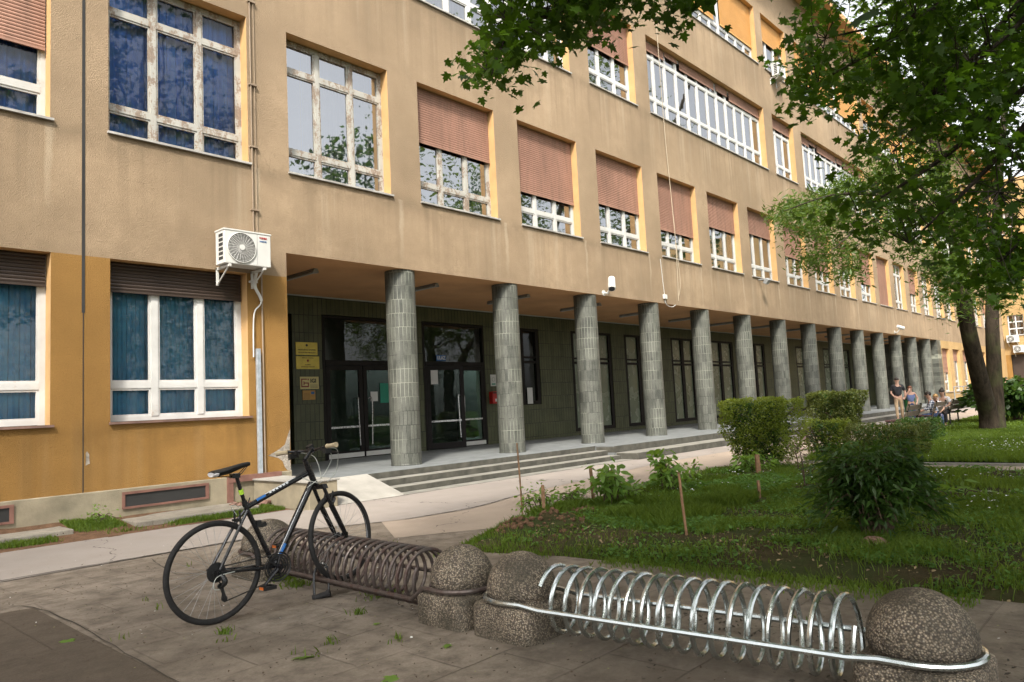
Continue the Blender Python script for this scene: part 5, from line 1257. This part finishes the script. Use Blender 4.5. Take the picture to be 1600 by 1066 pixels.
cen = samp(RP, 980, 5.8, 10.5, rm, lambda u, v: (1.0 if u > 1390 else .55) * (.35 if 1425 < u < 1530 and v > 235 else 1) * (0.05 if vnoise(u, v, .024, 77) < .36 else 1)) + samp(MP, 125, 5.6, 7.0, rm, lambda u, v: 1 if v > 0 else .5)
over = []
while len(over) < 1050:
    p = Vector((rm.uniform(-4, 14), rm.uniform(-8, 4), rm.uniform(4.6, 11)))
    if (p.x - 5) ** 2 / 90 + (p.y + 1.5) ** 2 / 36 + (p.z - 7.5) ** 2 / 14 > 1: continue
    q = proj(p)
    if q and -60 < q[0] < 1660 and -60 < q[1] < 1130: continue
    over.append(p)
P, dr = twig_leaves([tuple(c) for c in cen], 16, .26, rm); leaves('foliage', P, rm.uniform(.045, .112, len(P)), MAPLE, M['leaf_maple'], mt, tilt=.75, curl=.22, rng=rm)
P, dr = twig_leaves([tuple(c) for c in over], 13, .4, rm); leaves('crown', P, rm.uniform(.18, .30, len(P)), MAPLE, M['leaf_maple'], mt, tilt=.7, rng=rm)  # unseen overhead crown, added dense and large-leaved to shade the foreground
mb = MB(); mb.tube([base - Vector((0, 0, .1)), base + Vector((0, 0, .5)), base + Vector((-.05, 0, 2)), fork_, fork_ + Vector((-.5, .2, 2.5)), fork_ + Vector((-.6, .4, 5))], [.38, .27, .24, .22, .16, .06], 14); mb.build('trunk', M['bark2'], mt, smooth=True)
mb = MB(); limbs = []
for (u, v, d, r) in [(1290, 60, 7.5, .035), (1260, 140, 7, .02), (1340, 330, 7.5, .03), (1420, 380, 7, .02), (1530, 440, 7.2, .03), (1460, 150, 6.6, .04), (1400, 230, 8.5, .03), (1560, 300, 6.4, .04), (1500, 30, 9, .05), (1330, -20, 9, .05)]:
    p = atd(u, v, d); c0 = fork_ + Vector((-.1, .1, rm.uniform(-.2, 2.0))); mid = c0.lerp(p, .5) + Vector((0, 0, .55)); path = smooth_path([c0, c0.lerp(p, .25) + Vector((0, 0, .45)), mid, c0.lerp(p, .78) + Vector((rm.uniform(-.2, .2), rm.uniform(-.2, .2), .15)), p], 6)
    mb.tube(path, [.075 + (.006 - .075) * i / (len(path) - 1) for i in range(len(path))], 7); limbs += path
for (u, v, d) in [(1050, -20, 6.4), (900, 20, 6.2), (790, 30, 6.2), (760, 110, 6.1)]:
    p = atd(u, v, d); limbs.append(p)
tip = [fork_ + Vector((-.3, .2, 2.8)), atd(1300, -260, 7.2), atd(1150, -140, 6.8), atd(1020, -40, 6.4), atd(900, 10, 6.2), atd(800, 50, 6.1), atd(768, 118, 6.1)]
path = smooth_path(tip, 7); mb.tube(path, [.08 + (.004 - .08) * (i / (len(path) - 1)) ** .7 for i in range(len(path))], 7); limbs += path
L_ = np.array([tuple(p) for p in limbs])
for c in cen:
    d = np.linalg.norm(L_ - np.array(tuple(c)), axis=1); j = int(d.argmin())
    if d[j] < .9: a = limbs[j]; mb.tube([a, a.lerp(c, .5) + Vector((rm.uniform(-.1, .1), rm.uniform(-.1, .1), .1)), c], [.006, .004, .002], 4)
mb.build('branches', M['bark2'], mt, smooth=True)

# twin-stemmed tree on the lawn
at_ = thing('twin_trunk_tree', 'tall tree forking into two trunks at its base on the lawn beyond the benches', 'tree', (23.9, 4.2, 0))
Yt = 4.2
mb = MB()
pl = [at(1548, 690, Yt), at(1545, 650, Yt), at(1530, 590, Yt), at(1512, 510, Yt), at(1500, 430, Yt), at(1488, 350, Yt), at(1472, 270, Yt + .3), at(1450, 180, Yt + .6), at(1430, 60, Yt + .9), at(1415, -60, Yt + 1.1)]
mb.tube(smooth_path(pl, 4), [.05 + .205 * (1 - i / 36) ** .8 + .12 * math.exp(-i * .55) for i in range(37)], 16)
pr_ = [at(1556, 690, Yt - .1), at(1556, 640, Yt - .1), at(1553, 570, Yt - .15), at(1550, 480, Yt - .2), at(1556, 380, Yt - .2), at(1562, 260, Yt - .2), at(1575, 120, Yt - .3), at(1590, -60, Yt - .5)]
mb.tube(smooth_path(pr_, 4), [.07 + .16 * (1 - i / 28) ** .8 + .09 * math.exp(-i * .55) for i in range(29)], 16)
mb.build('trunk', M['bark'], at_, smooth=True)
AP = [(1204, 330), (1222, 318), (1250, 308), (1290, 300), (1330, 255), (1400, 225), (1450, 230), (1500, 260), (1520, 420), (1480, 500), (1458, 470), (1425, 400), (1398, 375), (1362, 400), (1332, 440), (1292, 412), (1256, 412), (1245, 378), (1228, 352)]
ra = np.random.default_rng(8)
cA = samp(AP, 190, 17, 21.5, ra, lambda u, v: (.8 if u < 1340 else .5) * (.1 if vnoise(u, v, .035, 5) < .35 else 1)) + samp([(1300, -60), (1330, 60), (1400, 110), (1750, 120), (1750, -200), (1240, -200)], 120, 18, 24, ra)
cB = []
while len(cB) < 330:
    p = Vector((24 + ra.normal() * 3.0, 4.2 + ra.normal() * 2.6, 12.5 + ra.normal() * 2.4)); q = proj(p)
    if p.z > 8 and not (q and q[0] < 1330): cB.append(p)
cC = samp([(1430, 400), (1520, 420), (1600, 330), (1620, 440), (1570, 470), (1500, 500)], 50, 17, 23, ra)
P, d_ = twig_leaves([tuple(c) for c in cA + cC], 80, .45, ra); leaves('foliage', P, ra.uniform(.10, .20, len(P)), LANCE, M['leaf_ash'], at_, tilt=.8, rng=ra)
P, d_ = twig_leaves([tuple(c) for c in cB], 36, .75, ra); leaves('crown', P, ra.uniform(.10, .2, len(P)), OVAL, M['leaf_ash'], at_, tilt=.8, rng=ra)
mb = MB(); lp = smooth_path(pl, 4)[10:] + smooth_path(pr_, 4)[10:]; LL = np.array([tuple(p) for p in lp]); tips = []
for (u, v, dy) in [(1225, 330, 5.6), (1290, 400, 5.4),  (1340, 300, 5.5), (1400, 120, 6), (1330, 60, 7), (1480, 460, 4.6), (1600, 300, 3), (1590, 400, 3.2)]:
    p = at(u, v, dy); w_ = LL - np.array(tuple(p)); j = int(np.linalg.norm(w_, axis=1).argmin()); a = lp[j]; pth = smooth_path([a, a.lerp(p, .3) + Vector((0, 0, .7)), a.lerp(p, .7) + Vector((0, 0, .6)), p], 6); mb.tube(pth, [.07 * (1 - i / len(pth)) ** 1.3 + .006 for i in range(len(pth))], 7); tips += pth
TT = np.array([tuple(p) for p in tips + lp])
for c in cA:
    j = int(np.linalg.norm(TT - np.array(tuple(c)), axis=1).argmin()); a = (tips + lp)[j]
    if (a - c).length < .9: mb.tube([a, c], [.009, .003], 4)
mb.build('branches', M['bark'], at_, smooth=True)
# trees across the lawn, seen only in the window panes and as shade
def big_tree(name, label, x, y, h, r, seed, n=260, size=.3, zlow=.35, mat='leaf_dark'):
    rg = np.random.default_rng(seed); e = thing(name, label, 'tree', (x, y, 0), 'trees across the lawn mirrored in the windows')
    mb = MB(); mb.tube([(x, y, -.1), (x + .1, y, h * .35), (x - .1, y + .1, h * .6), (x, y, h * .9)], [.35, .26, .18, .05], 10); c = []
    while len(c) < n:
        p = rg.normal(size=3); p /= np.linalg.norm(p); p *= rg.uniform(.35, 1) ** .5; q = np.array([x + p[0] * r, y + p[1] * r, h * (1 + zlow) / 2 + p[2] * h * (1 - zlow) / 2]); 
        if vnoise(q[0] + q[2], q[1] - q[2] * .7, .5, seed) > .38: c.append(q)
    for q in c[::9]: mb.tube([(x, y, min(q[2], h * .7) * .8), tuple(q)], [.08, .02], 5)
    mb.build('trunk', M['bark2'], e); P, d_ = twig_leaves(c, 26, .8, rg); leaves('crown', P, rg.uniform(.6, 1.2, len(P)) * size, QUAD, M[mat], e, tilt=.8, rng=rg); return e
for i, (x, y, h, r, lab) in enumerate([(-3.5, -8, 15, 4.5, 'broad dark tree across from the ochre wall, mirrored in the blue curtained windows'), (3.5, -11, 16, 4.2, 'tree across from the entrance mirrored in the bare window'), (11.8, -7, 19.5, 3.6, 'rounded tree mirrored in the first shuttered windows'), (23.5, -9, 16.5, 4.0, 'tall tree mirrored in the long upper window'), (34, -8, 16, 5, 'tree across the lawn behind the benches'), (48, -6, 17, 6, 'farthest tree across the lawn before the orange wing'), (-7.8, 2.2, 17, 5, 'unseen tree left of the paving, added so its crown shades the ochre wall')]):
    big_tree('park_tree', lab, x, y, h, r, 100 + i, 190 if i != 6 else 300)  # the last tree is unseen, added to put the left wall in shade

# ---- dark shrub in the bed, small plants, stakes
def shrub(label, c, rx, ry, h, n, size, mat, shape=LANCE, seed=1, name='shrub', stems=26, arch=.5):
    rg = np.random.default_rng(seed); e = thing(name, label, 'shrub', (c[0], c[1], 0)); mb = MB(); P = []; A = []
    for k in range(stems):
        t = rg.uniform(0, 2 * PI); q = rg.uniform(.3, 1) ** .6; ex = c[0] + math.cos(t) * rx * q; ey = c[1] + math.sin(t) * ry * q; ez = h * (1 - .75 * q ** 2.0) * rg.uniform(.8, 1.05)
        s0 = Vector((c[0] + rg.uniform(-.1, .1), c[1] + rg.uniform(-.1, .1), .03)); s2 = Vector((ex, ey, max(.08, ez))); s1 = s0.lerp(s2, .45) + Vector((0, 0, h * .3)); pth = smooth_path([s0, s1, s2], 8); mb.tube(pth, [.008 - .0003 * i for i in range(len(pth))], 5)
        m_ = n // stems
        for i in range(m_):
            j = rg.uniform(.15, 1) ** .7 * (len(pth) - 1); a = pth[int(j)]; P.append(tuple(a + Vector(rg.normal(size=3)) * .07)); d = Vector((ex - c[0], ey - c[1], 0)); A.append((d.x, d.y, -.25))
    mb.build('stems', M['twig'], e); leaves('foliage', P, rg.uniform(.6, 1.25, len(P)) * size, shape, M[mat], e, tilt=.65, axis=A, curl=.25, rng=rg); return e
shrub('big dark leafy shrub in the planting bed', (7.05, 2.15), .60, .54, 1.04, 6500, .10, 'leaf_dark', LANCE, 5, stems=80)
shrub('tall leafy herb with drooping leaves beside the long stake', (7.95, 5.62), .27, .27, .72, 190, .15, 'leaf_bed', BROAD, 6, 'herb', 10)
shrub('tall broad-leaved herb at the middle of the planting border', (9.3, 5.55), .25, .25, .70, 200, .15, 'leaf_bed', BROAD, 7, 'herb', 10)
shrub('slender seedling herb at the path edge left of the large hedge', (10.9, 6.0), .12, .12, .50, 26, .11, 'leaf_bed', OVAL, 8, 'herb', 3)
shrub('pale flowering herb next to the soil mound', (6.95, 6.0), .28, .22, .42, 220, .06, 'leaf_bed', OVAL, 9, 'herb', 12)
shrub('bushy herb at the left tip of the planting border', (7.45, 5.9), .30, .22, .36, 260, .07, 'leaf_bed', OVAL, 10, 'herb', 12)
shrub('low herb clump between the two tall herbs', (8.6, 5.75), .45, .2, .3, 260, .08, 'leaf_bed', OVAL, 11, 'herb', 14)
shrub('low leafy clump in front of the large hedge', (12.1, 5.6), .6, .35, .42, 360, .10, 'leaf_bed', OVAL, 12, 'herb', 16)
shrub('leafy clump in the border halfway to the large hedge', (10.2, 6.0), .8, .25, .26, 420, .08, 'leaf_bed', OVAL, 13, 'herb', 18)
shrub('spiky weed among the herbs left of the middle stake', (7.1, 6.1), .1, .1, .52, 22, .16, 'grass', LANCE, 14, 'herb', 3)
shrub('small weed growing against the plinth near the cellar window', (3.75, 11.15), .25, .12, .3, 110, .05, 'leaf_bed', OVAL, 15, 'herb', 8)
shrub('low broad-leaved weed right of the dark shrub', (9.8, 2.1), .4, .3, .25, 60, .17, 'leaf_bed', LANCE, 16, 'herb', 8)
shrub('dark flowering bush at the right edge beyond the tree', (29.5, 4.3), 1.9, 1.7, 1.9, 3600, .24, 'leaf_dark', OVAL, 17, 'shrub', 60)
for (x, y, h, lab, cl) in [(10.14, 3.97, .66, 'young rose bush on a bare soil ring in front of the hedges', 1), (12.3, 4.9, .5, 'second young rose with pink blooms close to the large hedge', 2)]:
    e = thing('young_rose', lab, 'shrub', (x, y, 0)); mb = MB(); mb.tube([(x, y, .02), (x + .01, y, h * .5), (x - .01, y + .02, h * .85)], [.012, .009, .006], 6); rg = np.random.default_rng(int(x * 10)); P = []
    for k in range(9):
        t = rg.uniform(0, 6.28); z = rg.uniform(.35, .95) * h; q = Vector((x + math.cos(t) * .16, y + math.sin(t) * .16, z + .07)); mb.tube([(x, y, z - .05), q], [.005, .003], 4); P += [tuple(q + Vector(rg.normal(size=3)) * .05) for _ in range(9)]
    mb.build('stem', M['twig'], e); leaves('foliage', P, .055, OVAL, M['leaf_hedge_b'], e, tilt=.8, rng=rg)
    if cl == 2: leaves('flowers', [tuple(Vector(p) + Vector((0, 0, .03))) for p in P[::9]], .06, [(0, 0), (.5, .2), (.5, .8), (0, 1), (-.5, .8), (-.5, .2)], M['flower_p'], e, tilt=.8, rng=rg)
for (x, y, h, lx, r, lab) in [(6.81, 6.14, .93, -.02, .011, 'thin tall bamboo stake at the left end of the border'), (6.72, 5.72, .44, .0, .028, 'short thick stake by the soil mound'), (8.15, 6.05, .53, -.03, .03, 'reddish square stake between the herbs'), (6.48, 3.72, .66, -.06, .014, 'dark leaning stake in the middle of the grass'), (8.82, 4.02, .32, .0, .022, 'short pale stake left of the young rose'), (11.7, 5.32, .40, .0, .045, 'orange brown stake in front of the large hedge')]:
    e = thing('wooden_stake', lab, 'stake', (x, y, 0), 'wooden stakes in the planting bed'); mb = MB(); z0 = 0.0
    rg = random.Random(x); pts = [(x + lx * t * h / .5 + rg.uniform(-.004, .004), y + rg.uniform(-.004, .004), z0 + h * t) for t in (0, .3, .6, .85, 1)]
    mb.tube(pts, [r * 1.0, r * .98, r, r * .96, r * .85], 4 if r > .02 else 7); mb.build('post', M['stake'], e)
e = thing('rock', 'reddish brown stone at the foot of the dark shrub', 'rock', (6.62, 2.05, .04)); mb = MB(); mb.ball((6.62, 2.05, .07), .085, .12, .07, 12, 8)
mb.v = [tuple(Vector(v) + (Vector(v) - Vector((6.62, 2.05, .07))) * (.5 * (vnoise(v[0] * 3, v[1] * 3 + v[2] * 5, 6, 3) - .5))) for v in mb.v]; mb.build('stone', M['rock'], e)
# clods of dug soil
rg = np.random.default_rng(2); mb = MB()
for k in range(240):
    a, b, r, kk = mounds[rg.integers(0, 3)]; x = a + rg.normal() * r * .5; y = b + rg.normal() * r * .4; s = rg.uniform(.01, .035); mb.ball((x, y, float(bed_h(np.array(x), np.array(y))) + s * .3), s, s * rg.uniform(.6, 1), s * .8, 7, 5)
o = mb.build('soil_clods', M['soil_b'], None); o['kind'] = 'stuff'

# ================================================================== BENCHES, BIN, PEOPLE
def bench(label, x0, x1, y, ang=0):
    e = thing('park_bench', label, 'bench', ((x0 + x1) / 2, y, 0), 'benches along the lawn edge', ang); L = (x1 - x0) / 2
    def sub(nm, mb, mat): return link(nm, mb.mesh(), mat, e, (0, 0, 0), world=False)
    mb = MB()
    for k in range(3): mb.box(-L, L, -.18 + k * .16, -.04 + k * .16, .43, .465)
    sub('seat', mb, M['benchseat'])
    mb = MB()
    for k in range(2): mb.obox((0, -.27 - k * .055, .62 + k * .17), (1, 0, 0), (0, -.3, 1), (0, 1, .3), L, .07, .014)
    sub('backrest', mb, M['benchwood'])
    for s in (-1, 1):
        for yy, t in ((-.20, 1), (.26, 0)):
            mb = MB(); mb.tube([(s * (L - .15), yy, 0), (s * (L - .15), yy, .43)] + ([(s * (L - .15), -.36, .90)] if t else []), .026, 6)
            sub('leg', mb, M['blackmetal'])
        mb = MB(); mb.tube([(s * (L - .15), -.2, .41), (s * (L - .15), .28, .41)], .02, 6); sub('seat_support', mb, M['blackmetal'])
    return e
bench('empty bench nearest to the hedges', 22.6, 24.1, 6.15)
bench('middle bench with the child in the checked shirt', 26.1, 27.6, 6.25)
bench('farthest bench with the dark haired woman', 28.6, 30.1, 6.3)
e = thing('litter_bin', 'green plastic litter bin beside the standing man', 'bin', (30.3, 7.9, 0)); pb = atz(1424, 657); x, y = pb.x, pb.y; e.location = (x, y, 0)
mb = MB(); mb.lathe((x, y, 0), [(.16, .12), (.20, .2), (.22, .82), (.225, .84)], 20); mb.build('body', M['binGreen'], e, smooth=True)
mb = MB(); mb.lathe((x, y, 0), [(.23, .84), (.235, .92), (.15, 1.02), (.0, 1.04)], 20); mb.build('lid', M['binGreen'], e, smooth=True); mb = MB(); mb.box(x - .24, x - .21, y - .1, y + .1, .86, .93); mb.build('opening', M['signblack'], e); mb = MB(); mb.tube([(x, y, 0), (x, y, .14)], .04, 8); mb.build('post', M['grey'], e)

def skin_mesh(name, verts, edges, radii, sub=1):
    me = bpy.data.meshes.new(name); me.from_pydata([tuple(v) for v in verts], edges, []); me.update()
    o = bpy.data.objects.new(name, me); C.objects.link(o); sk = o.modifiers.new('s', 'SKIN'); sk.use_smooth_shade = True
    for i, r in enumerate(radii): me.skin_vertices[0].data[i].radius = (r, r) if not isinstance(r, tuple) else r
    me.skin_vertices[0].data[0].use_root = True
    ss = o.modifiers.new('d', 'SUBSURF'); ss.levels = sub; ss.render_levels = sub
    bpy.context.view_layer.update(); m2 = bpy.data.meshes.new_from_object(o.evaluated_get(bpy.context.evaluated_depsgraph_get())); bpy.data.objects.remove(o, do_unlink=True); return m2
def person(label, loc, face, H, pose, shirt, legs, hair, shoe, hairlen=0, bun=False, shorts=False, sleeves=.5):
    """built facing -y in local space, then turned; H = standing height"""
    e = thing('person', label, 'person', loc, None, face); k = H / 1.75
    J = dict(pel=(0, 0, .95), wst=(0, 0, 1.08), che=(0, 0, 1.28), nck=(0, 0, 1.46), hd0=(0, -.01, 1.55), hd1=(0, -.015, 1.64), hd2=(0, 0, 1.72),
             shL=(.18, 0, 1.41), elL=(.24, .03, 1.13), wrL=(.24, -.08, .90), haL=(.24, -.10, .83), shR=(-.18, 0, 1.41), elR=(-.24, .03, 1.13), wrR=(-.24, -.08, .90), haR=(-.24, -.10, .83),
             hiL=(.09, 0, .90), knL=(.10, -.02, .50), anL=(.10, .02, .09), toL=(.11, -.15, .03), hiR=(-.09, 0, .90), knR=(-.10, -.02, .50), anR=(-.10, .02, .09), toR=(-.11, -.15, .03))
    J.update(pose); J = {a: Vector(b) * k for a, b in J.items()}
    rad = dict(pel=.13, wst=.12, che=.14, nck=.055, hd0=.075, hd1=.088, hd2=.06, shL=.06, elL=.042, wrL=.028, haL=.034, shR=.06, elR=.042, wrR=.028, haR=.034, hiL=.09, knL=.058, anL=.04, toL=.03, hiR=.09, knR=.058, anR=.04, toR=.03)
    def grow(nm, keys, edges, mat, f=1.0, extra=None, sub=1, par=None):
        ks = list(keys); V = [J[a] for a in ks]; R_ = [rad[a] * k * f for a in ks]; E_ = [(ks.index(a), ks.index(b)) for a, b in edges]
        if extra:
            for (p, q, r) in extra: V.append(q); R_.append(r); E_.append((ks.index(p) if isinstance(p, str) else p, len(V) - 1))
        me = skin_mesh(nm, V, E_, R_, sub); return link(nm, me, mat, e, (0, 0, 0), world=False)
    fing = []
    for s in 'LR':
        h = J['ha' + s]; w = J['wr' + s]; d = (h - w).normalized(); sd = d.cross(Vector((0, 1, 0))); sd = sd.normalized() if sd.length > .1 else Vector((1, 0, 0))
        for i, (o_, L_) in enumerate([(-.03, .065), (-.01, .08), (.01, .085), (.03, .07)]): fing.append(('ha' + s, h + (sd * o_ * 1.2 + d * L_ + Vector((0, -.015, 0))) * k, .010 * k))
        fing.append(('ha' + s, h + (sd * -.055 + d * .02) * k, .011 * k))
    bodyE = [('pel', 'wst'), ('wst', 'che'), ('che', 'nck'), ('nck', 'hd0'), ('hd0', 'hd1'), ('hd1', 'hd2'), ('che', 'shL'), ('shL', 'elL'), ('elL', 'wrL'), ('wrL', 'haL'), ('che', 'shR'), ('shR', 'elR'), ('elR', 'wrR'), ('wrR', 'haR'),
             ('pel', 'hiL'), ('hiL', 'knL'), ('knL', 'anL'), ('anL', 'toL'), ('pel', 'hiR'), ('hiR', 'knR'), ('knR', 'anR'), ('anR', 'toR')]
    body = grow('body', rad.keys(), bodyE, M['skin'], 1.0, fing, 2)
    for s in 'LR': J['sl' + s] = J['sh' + s].lerp(J['el' + s], min(1, sleeves * 1.6)); rad['sl' + s] = .058; J['cf' + s] = J['el' + s].lerp(J['wr' + s], .85); rad['cf' + s] = .042
    sk = ['pel', 'wst', 'che', 'shL', 'slL', 'shR', 'slR']; se = [('pel', 'wst'), ('wst', 'che'), ('che', 'shL'), ('shL', 'slL'), ('che', 'shR'), ('shR', 'slR')]
    if sleeves > .9:
        sk = ['pel', 'wst', 'che', 'shL', 'elL', 'cfL', 'shR', 'elR', 'cfR']; se = [('pel', 'wst'), ('wst', 'che'), ('che', 'shL'), ('shL', 'elL'), ('elL', 'cfL'), ('che', 'shR'), ('shR', 'elR'), ('elR', 'cfR')]
    if sleeves < .1: sk = ['pel', 'wst', 'che', 'shL', 'shR']; se = [('pel', 'wst'), ('wst', 'che'), ('che', 'shL'), ('che', 'shR')]
    grow('shirt', sk, se, shirt, 1.22)
    J['shn'] = J['pel'].lerp(J['wst'], .6); rad['shn'] = .125
    for s in 'LR': J['lo' + s] = J['kn' + s].lerp(J['an' + s], .05 if shorts else .93); rad['lo' + s] = .062 if shorts else .05
    grow('trousers', ['shn', 'pel', 'hiL', 'knL', 'loL', 'hiR', 'knR', 'loR'], [('shn', 'pel'), ('pel', 'hiL'), ('hiL', 'knL'), ('knL', 'loL'), ('pel', 'hiR'), ('hiR', 'knR'), ('knR', 'loR')], legs, 1.12)
    for s in 'LR':
        J['hl' + s] = J['an' + s] + Vector((0, .04 * k, -.045 * k)); rad['hl' + s] = .042; rad['to' + s] = .042; grow('shoe', ['hl' + s, 'to' + s], [('hl' + s, 'to' + s)], shoe, 1.1)
    h = J['hd1']; f = (J['hd1'] - J['nck']).normalized(); r = .098 * k; mb = MB()
    mb.ball(h + Vector((0, .018 * k, .03 * k)), r * .92, r * 1.02, r * .95, 16, 10)
    if hairlen: mb.tube(smooth_path([h + Vector((0, .05 * k, .0)), h + Vector((0, .085 * k, -.1 * k)), h + Vector((0, .08 * k, -.1 * k - hairlen * k))], 4), [r * .8] * 5 + [r * .6] * 4, 12)
    if bun: mb.ball(h + Vector((0, .06 * k, .12 * k)), r * .5, n=12, k=8)
    hr = link('hair', mb.mesh(), hair, e, (0, 0, 0), world=False, smooth=True)
    # face: eyes, nose, mouth and ears on the head
    mb = MB(); fy = h.y - .088 * k
    for s in (-1, 1): mb.ball((s * .032 * k, fy + .004, h.z + .0), .011 * k, .008 * k, .007 * k, 8, 6)
    mb.box(-.022 * k, .022 * k, fy - .002, fy + .012, h.z - .062 * k, h.z - .055 * k); link('eyes_and_mouth', mb.mesh(), M['hair_d'], e, (0, 0, 0), world=False)
    mb = MB(); mb.ball((0, fy - .004, h.z - .024 * k), .011 * k, .016 * k, .018 * k, 8, 6)
    for s in (-1, 1): mb.ball((s * .088 * k, h.y + .005, h.z - .01 * k), .012 * k, .02 * k, .03 * k, 8, 6)
    link('nose_and_ears', mb.mesh(), M['skin'], e, (0, 0, 0), world=False, smooth=True)
    return e
def facing(dx, dy): return math.atan2(dx, -dy)
fc = facing(-.80, -.60)
person('man in a black t-shirt and khaki trousers walking by the steps', (33.6, 8.95, 0), facing(-.93, -.35), 1.80, dict(elL=(.27, .04, 1.14), wrL=(.24, -.10, .93), haL=(.20, -.16, .90), knR=(-.10, -.09, .50), anR=(-.09, -.10, .10), toR=(-.09, -.27, .04), anL=(.11, .13, .12), toL=(.12, -.03, .03), elR=(-.25, .0, 1.14), wrR=(-.16, -.16, .98), haR=(-.09, -.2, .94)), M['tee_black'], M['khaki'], M['hair_d'], M['shoe_w'], sleeves=.5)
person('girl in a slate blue top, hand at her face, behind the litter bin', (31.1, 7.85, 0), facing(-.8, -.5), 1.42, dict(elR=(-.30, -.14, 1.22), wrR=(-.13, -.20, 1.50), haR=(-.08, -.16, 1.57), elL=(.30, .0, 1.15), wrL=(.22, -.14, .96), haL=(.18, -.18, .92)), M['blueshirt'], M['jeans'], M['hair_r'], M['shoe_r'], .10, sleeves=0)
sit = dict(pel=(0, 0, .58), wst=(0, -.04, .70), che=(0, -.08, .90), nck=(0, -.13, 1.08), hd0=(0, -.16, 1.16), hd1=(0, -.19, 1.25), hd2=(0, -.19, 1.33), shL=(.17, -.10, 1.03), elL=(.24, -.20, .80), wrL=(.14, -.38, .72), haL=(.10, -.44, .70), shR=(-.17, -.10, 1.03), elR=(-.24, -.20, .80), wrR=(-.14, -.38, .72), haR=(-.10, -.44, .70),
           hiL=(.09, -.04, .55), knL=(.13, -.42, .54), anL=(.13, -.40, .12), toL=(.14, -.55, .04), hiR=(-.09, -.04, .55), knR=(-.13, -.42, .54), anR=(-.13, -.38, .12), toR=(-.14, -.54, .04))
person('child in a blue and white checked shirt sitting on the middle bench', (26.45, 6.0, -.06), facing(-.35, .95), 1.62, sit, M['check'], M['jeans'], M['hair_d'], M['shoe_w'], sleeves=1.)
person('fair haired child sitting between the checked shirt and the woman', (27.45, 6.2, -.06), facing(-.9, -.3), 1.50, sit, M['whitecloth'], M['jeans'], M['hair_b'], M['shoe_w'], .05, sleeves=.5)
person('woman in a white top with a dark hair bun on the farthest bench', (28.9, 6.25, -.05), facing(-.95, .1), 1.68, sit, M['whitecloth'], M['tee_black'], M['hair_d'], M['shoe_w'], .02, True, sleeves=.5)
pw = atz(1576, 632); person('distant person in white just right of the twin trunks', (pw.x, pw.y, 0), facing(-.9, -.2), 1.70, {}, M['whitecloth'], M['jeans'], M['hair_d'], M['shoe_w'], sleeves=.5)

# ================================================================== LIGHT
SC_ = bpy.context.scene
sd = Vector((-.52, -.40, .76)).normalized()
sun = bpy.data.lights.new('sun', 'SUN'); so = bpy.data.objects.new('sun', sun); C.objects.link(so)
sun.energy = 3.7; sun.angle = math.radians(7); sun.color = (1, .93, .82)
so.rotation_euler = (-sd).to_track_quat('-Z', 'Y').to_euler()
wd = bpy.data.worlds.new('World'); SC_.world = wd; wd.use_nodes = True; nt = wd.node_tree; nt.nodes.clear()
ow = nt.nodes.new('ShaderNodeOutputWorld'); bg = nt.nodes.new('ShaderNodeBackground'); sky = nt.nodes.new('ShaderNodeTexSky')
sky.sky_type = 'NISHITA'; sky.sun_disc = False; sky.sun_elevation = math.asin(sd.z); sky.sun_rotation = math.atan2(sd.x, sd.y); sky.air_density = 1.; sky.dust_density = 4.; sky.ozone_density = 1.
hs = nt.nodes.new('ShaderNodeHueSaturation'); hs.inputs['Saturation'].default_value = .16; hs.inputs['Value'].default_value = 2.0
nt.links.new(sky.outputs[0], hs.inputs['Color']); nt.links.new(hs.outputs[0], bg.inputs[0]); bg.inputs[1].default_value = .12; nt.links.new(bg.outputs[0], ow.inputs[0])
SC_.view_settings.view_transform = 'Standard'; SC_.view_settings.look = 'None'; SC_.view_settings.gamma = 1; SC_.view_settings.exposure = .84
SC_.render.engine = 'CYCLES'; SC_.cycles.max_bounces = 6; SC_.cycles.transparent_max_bounces = 12; SC_.cycles.caustics_reflective = False; SC_.cycles.caustics_refractive = False
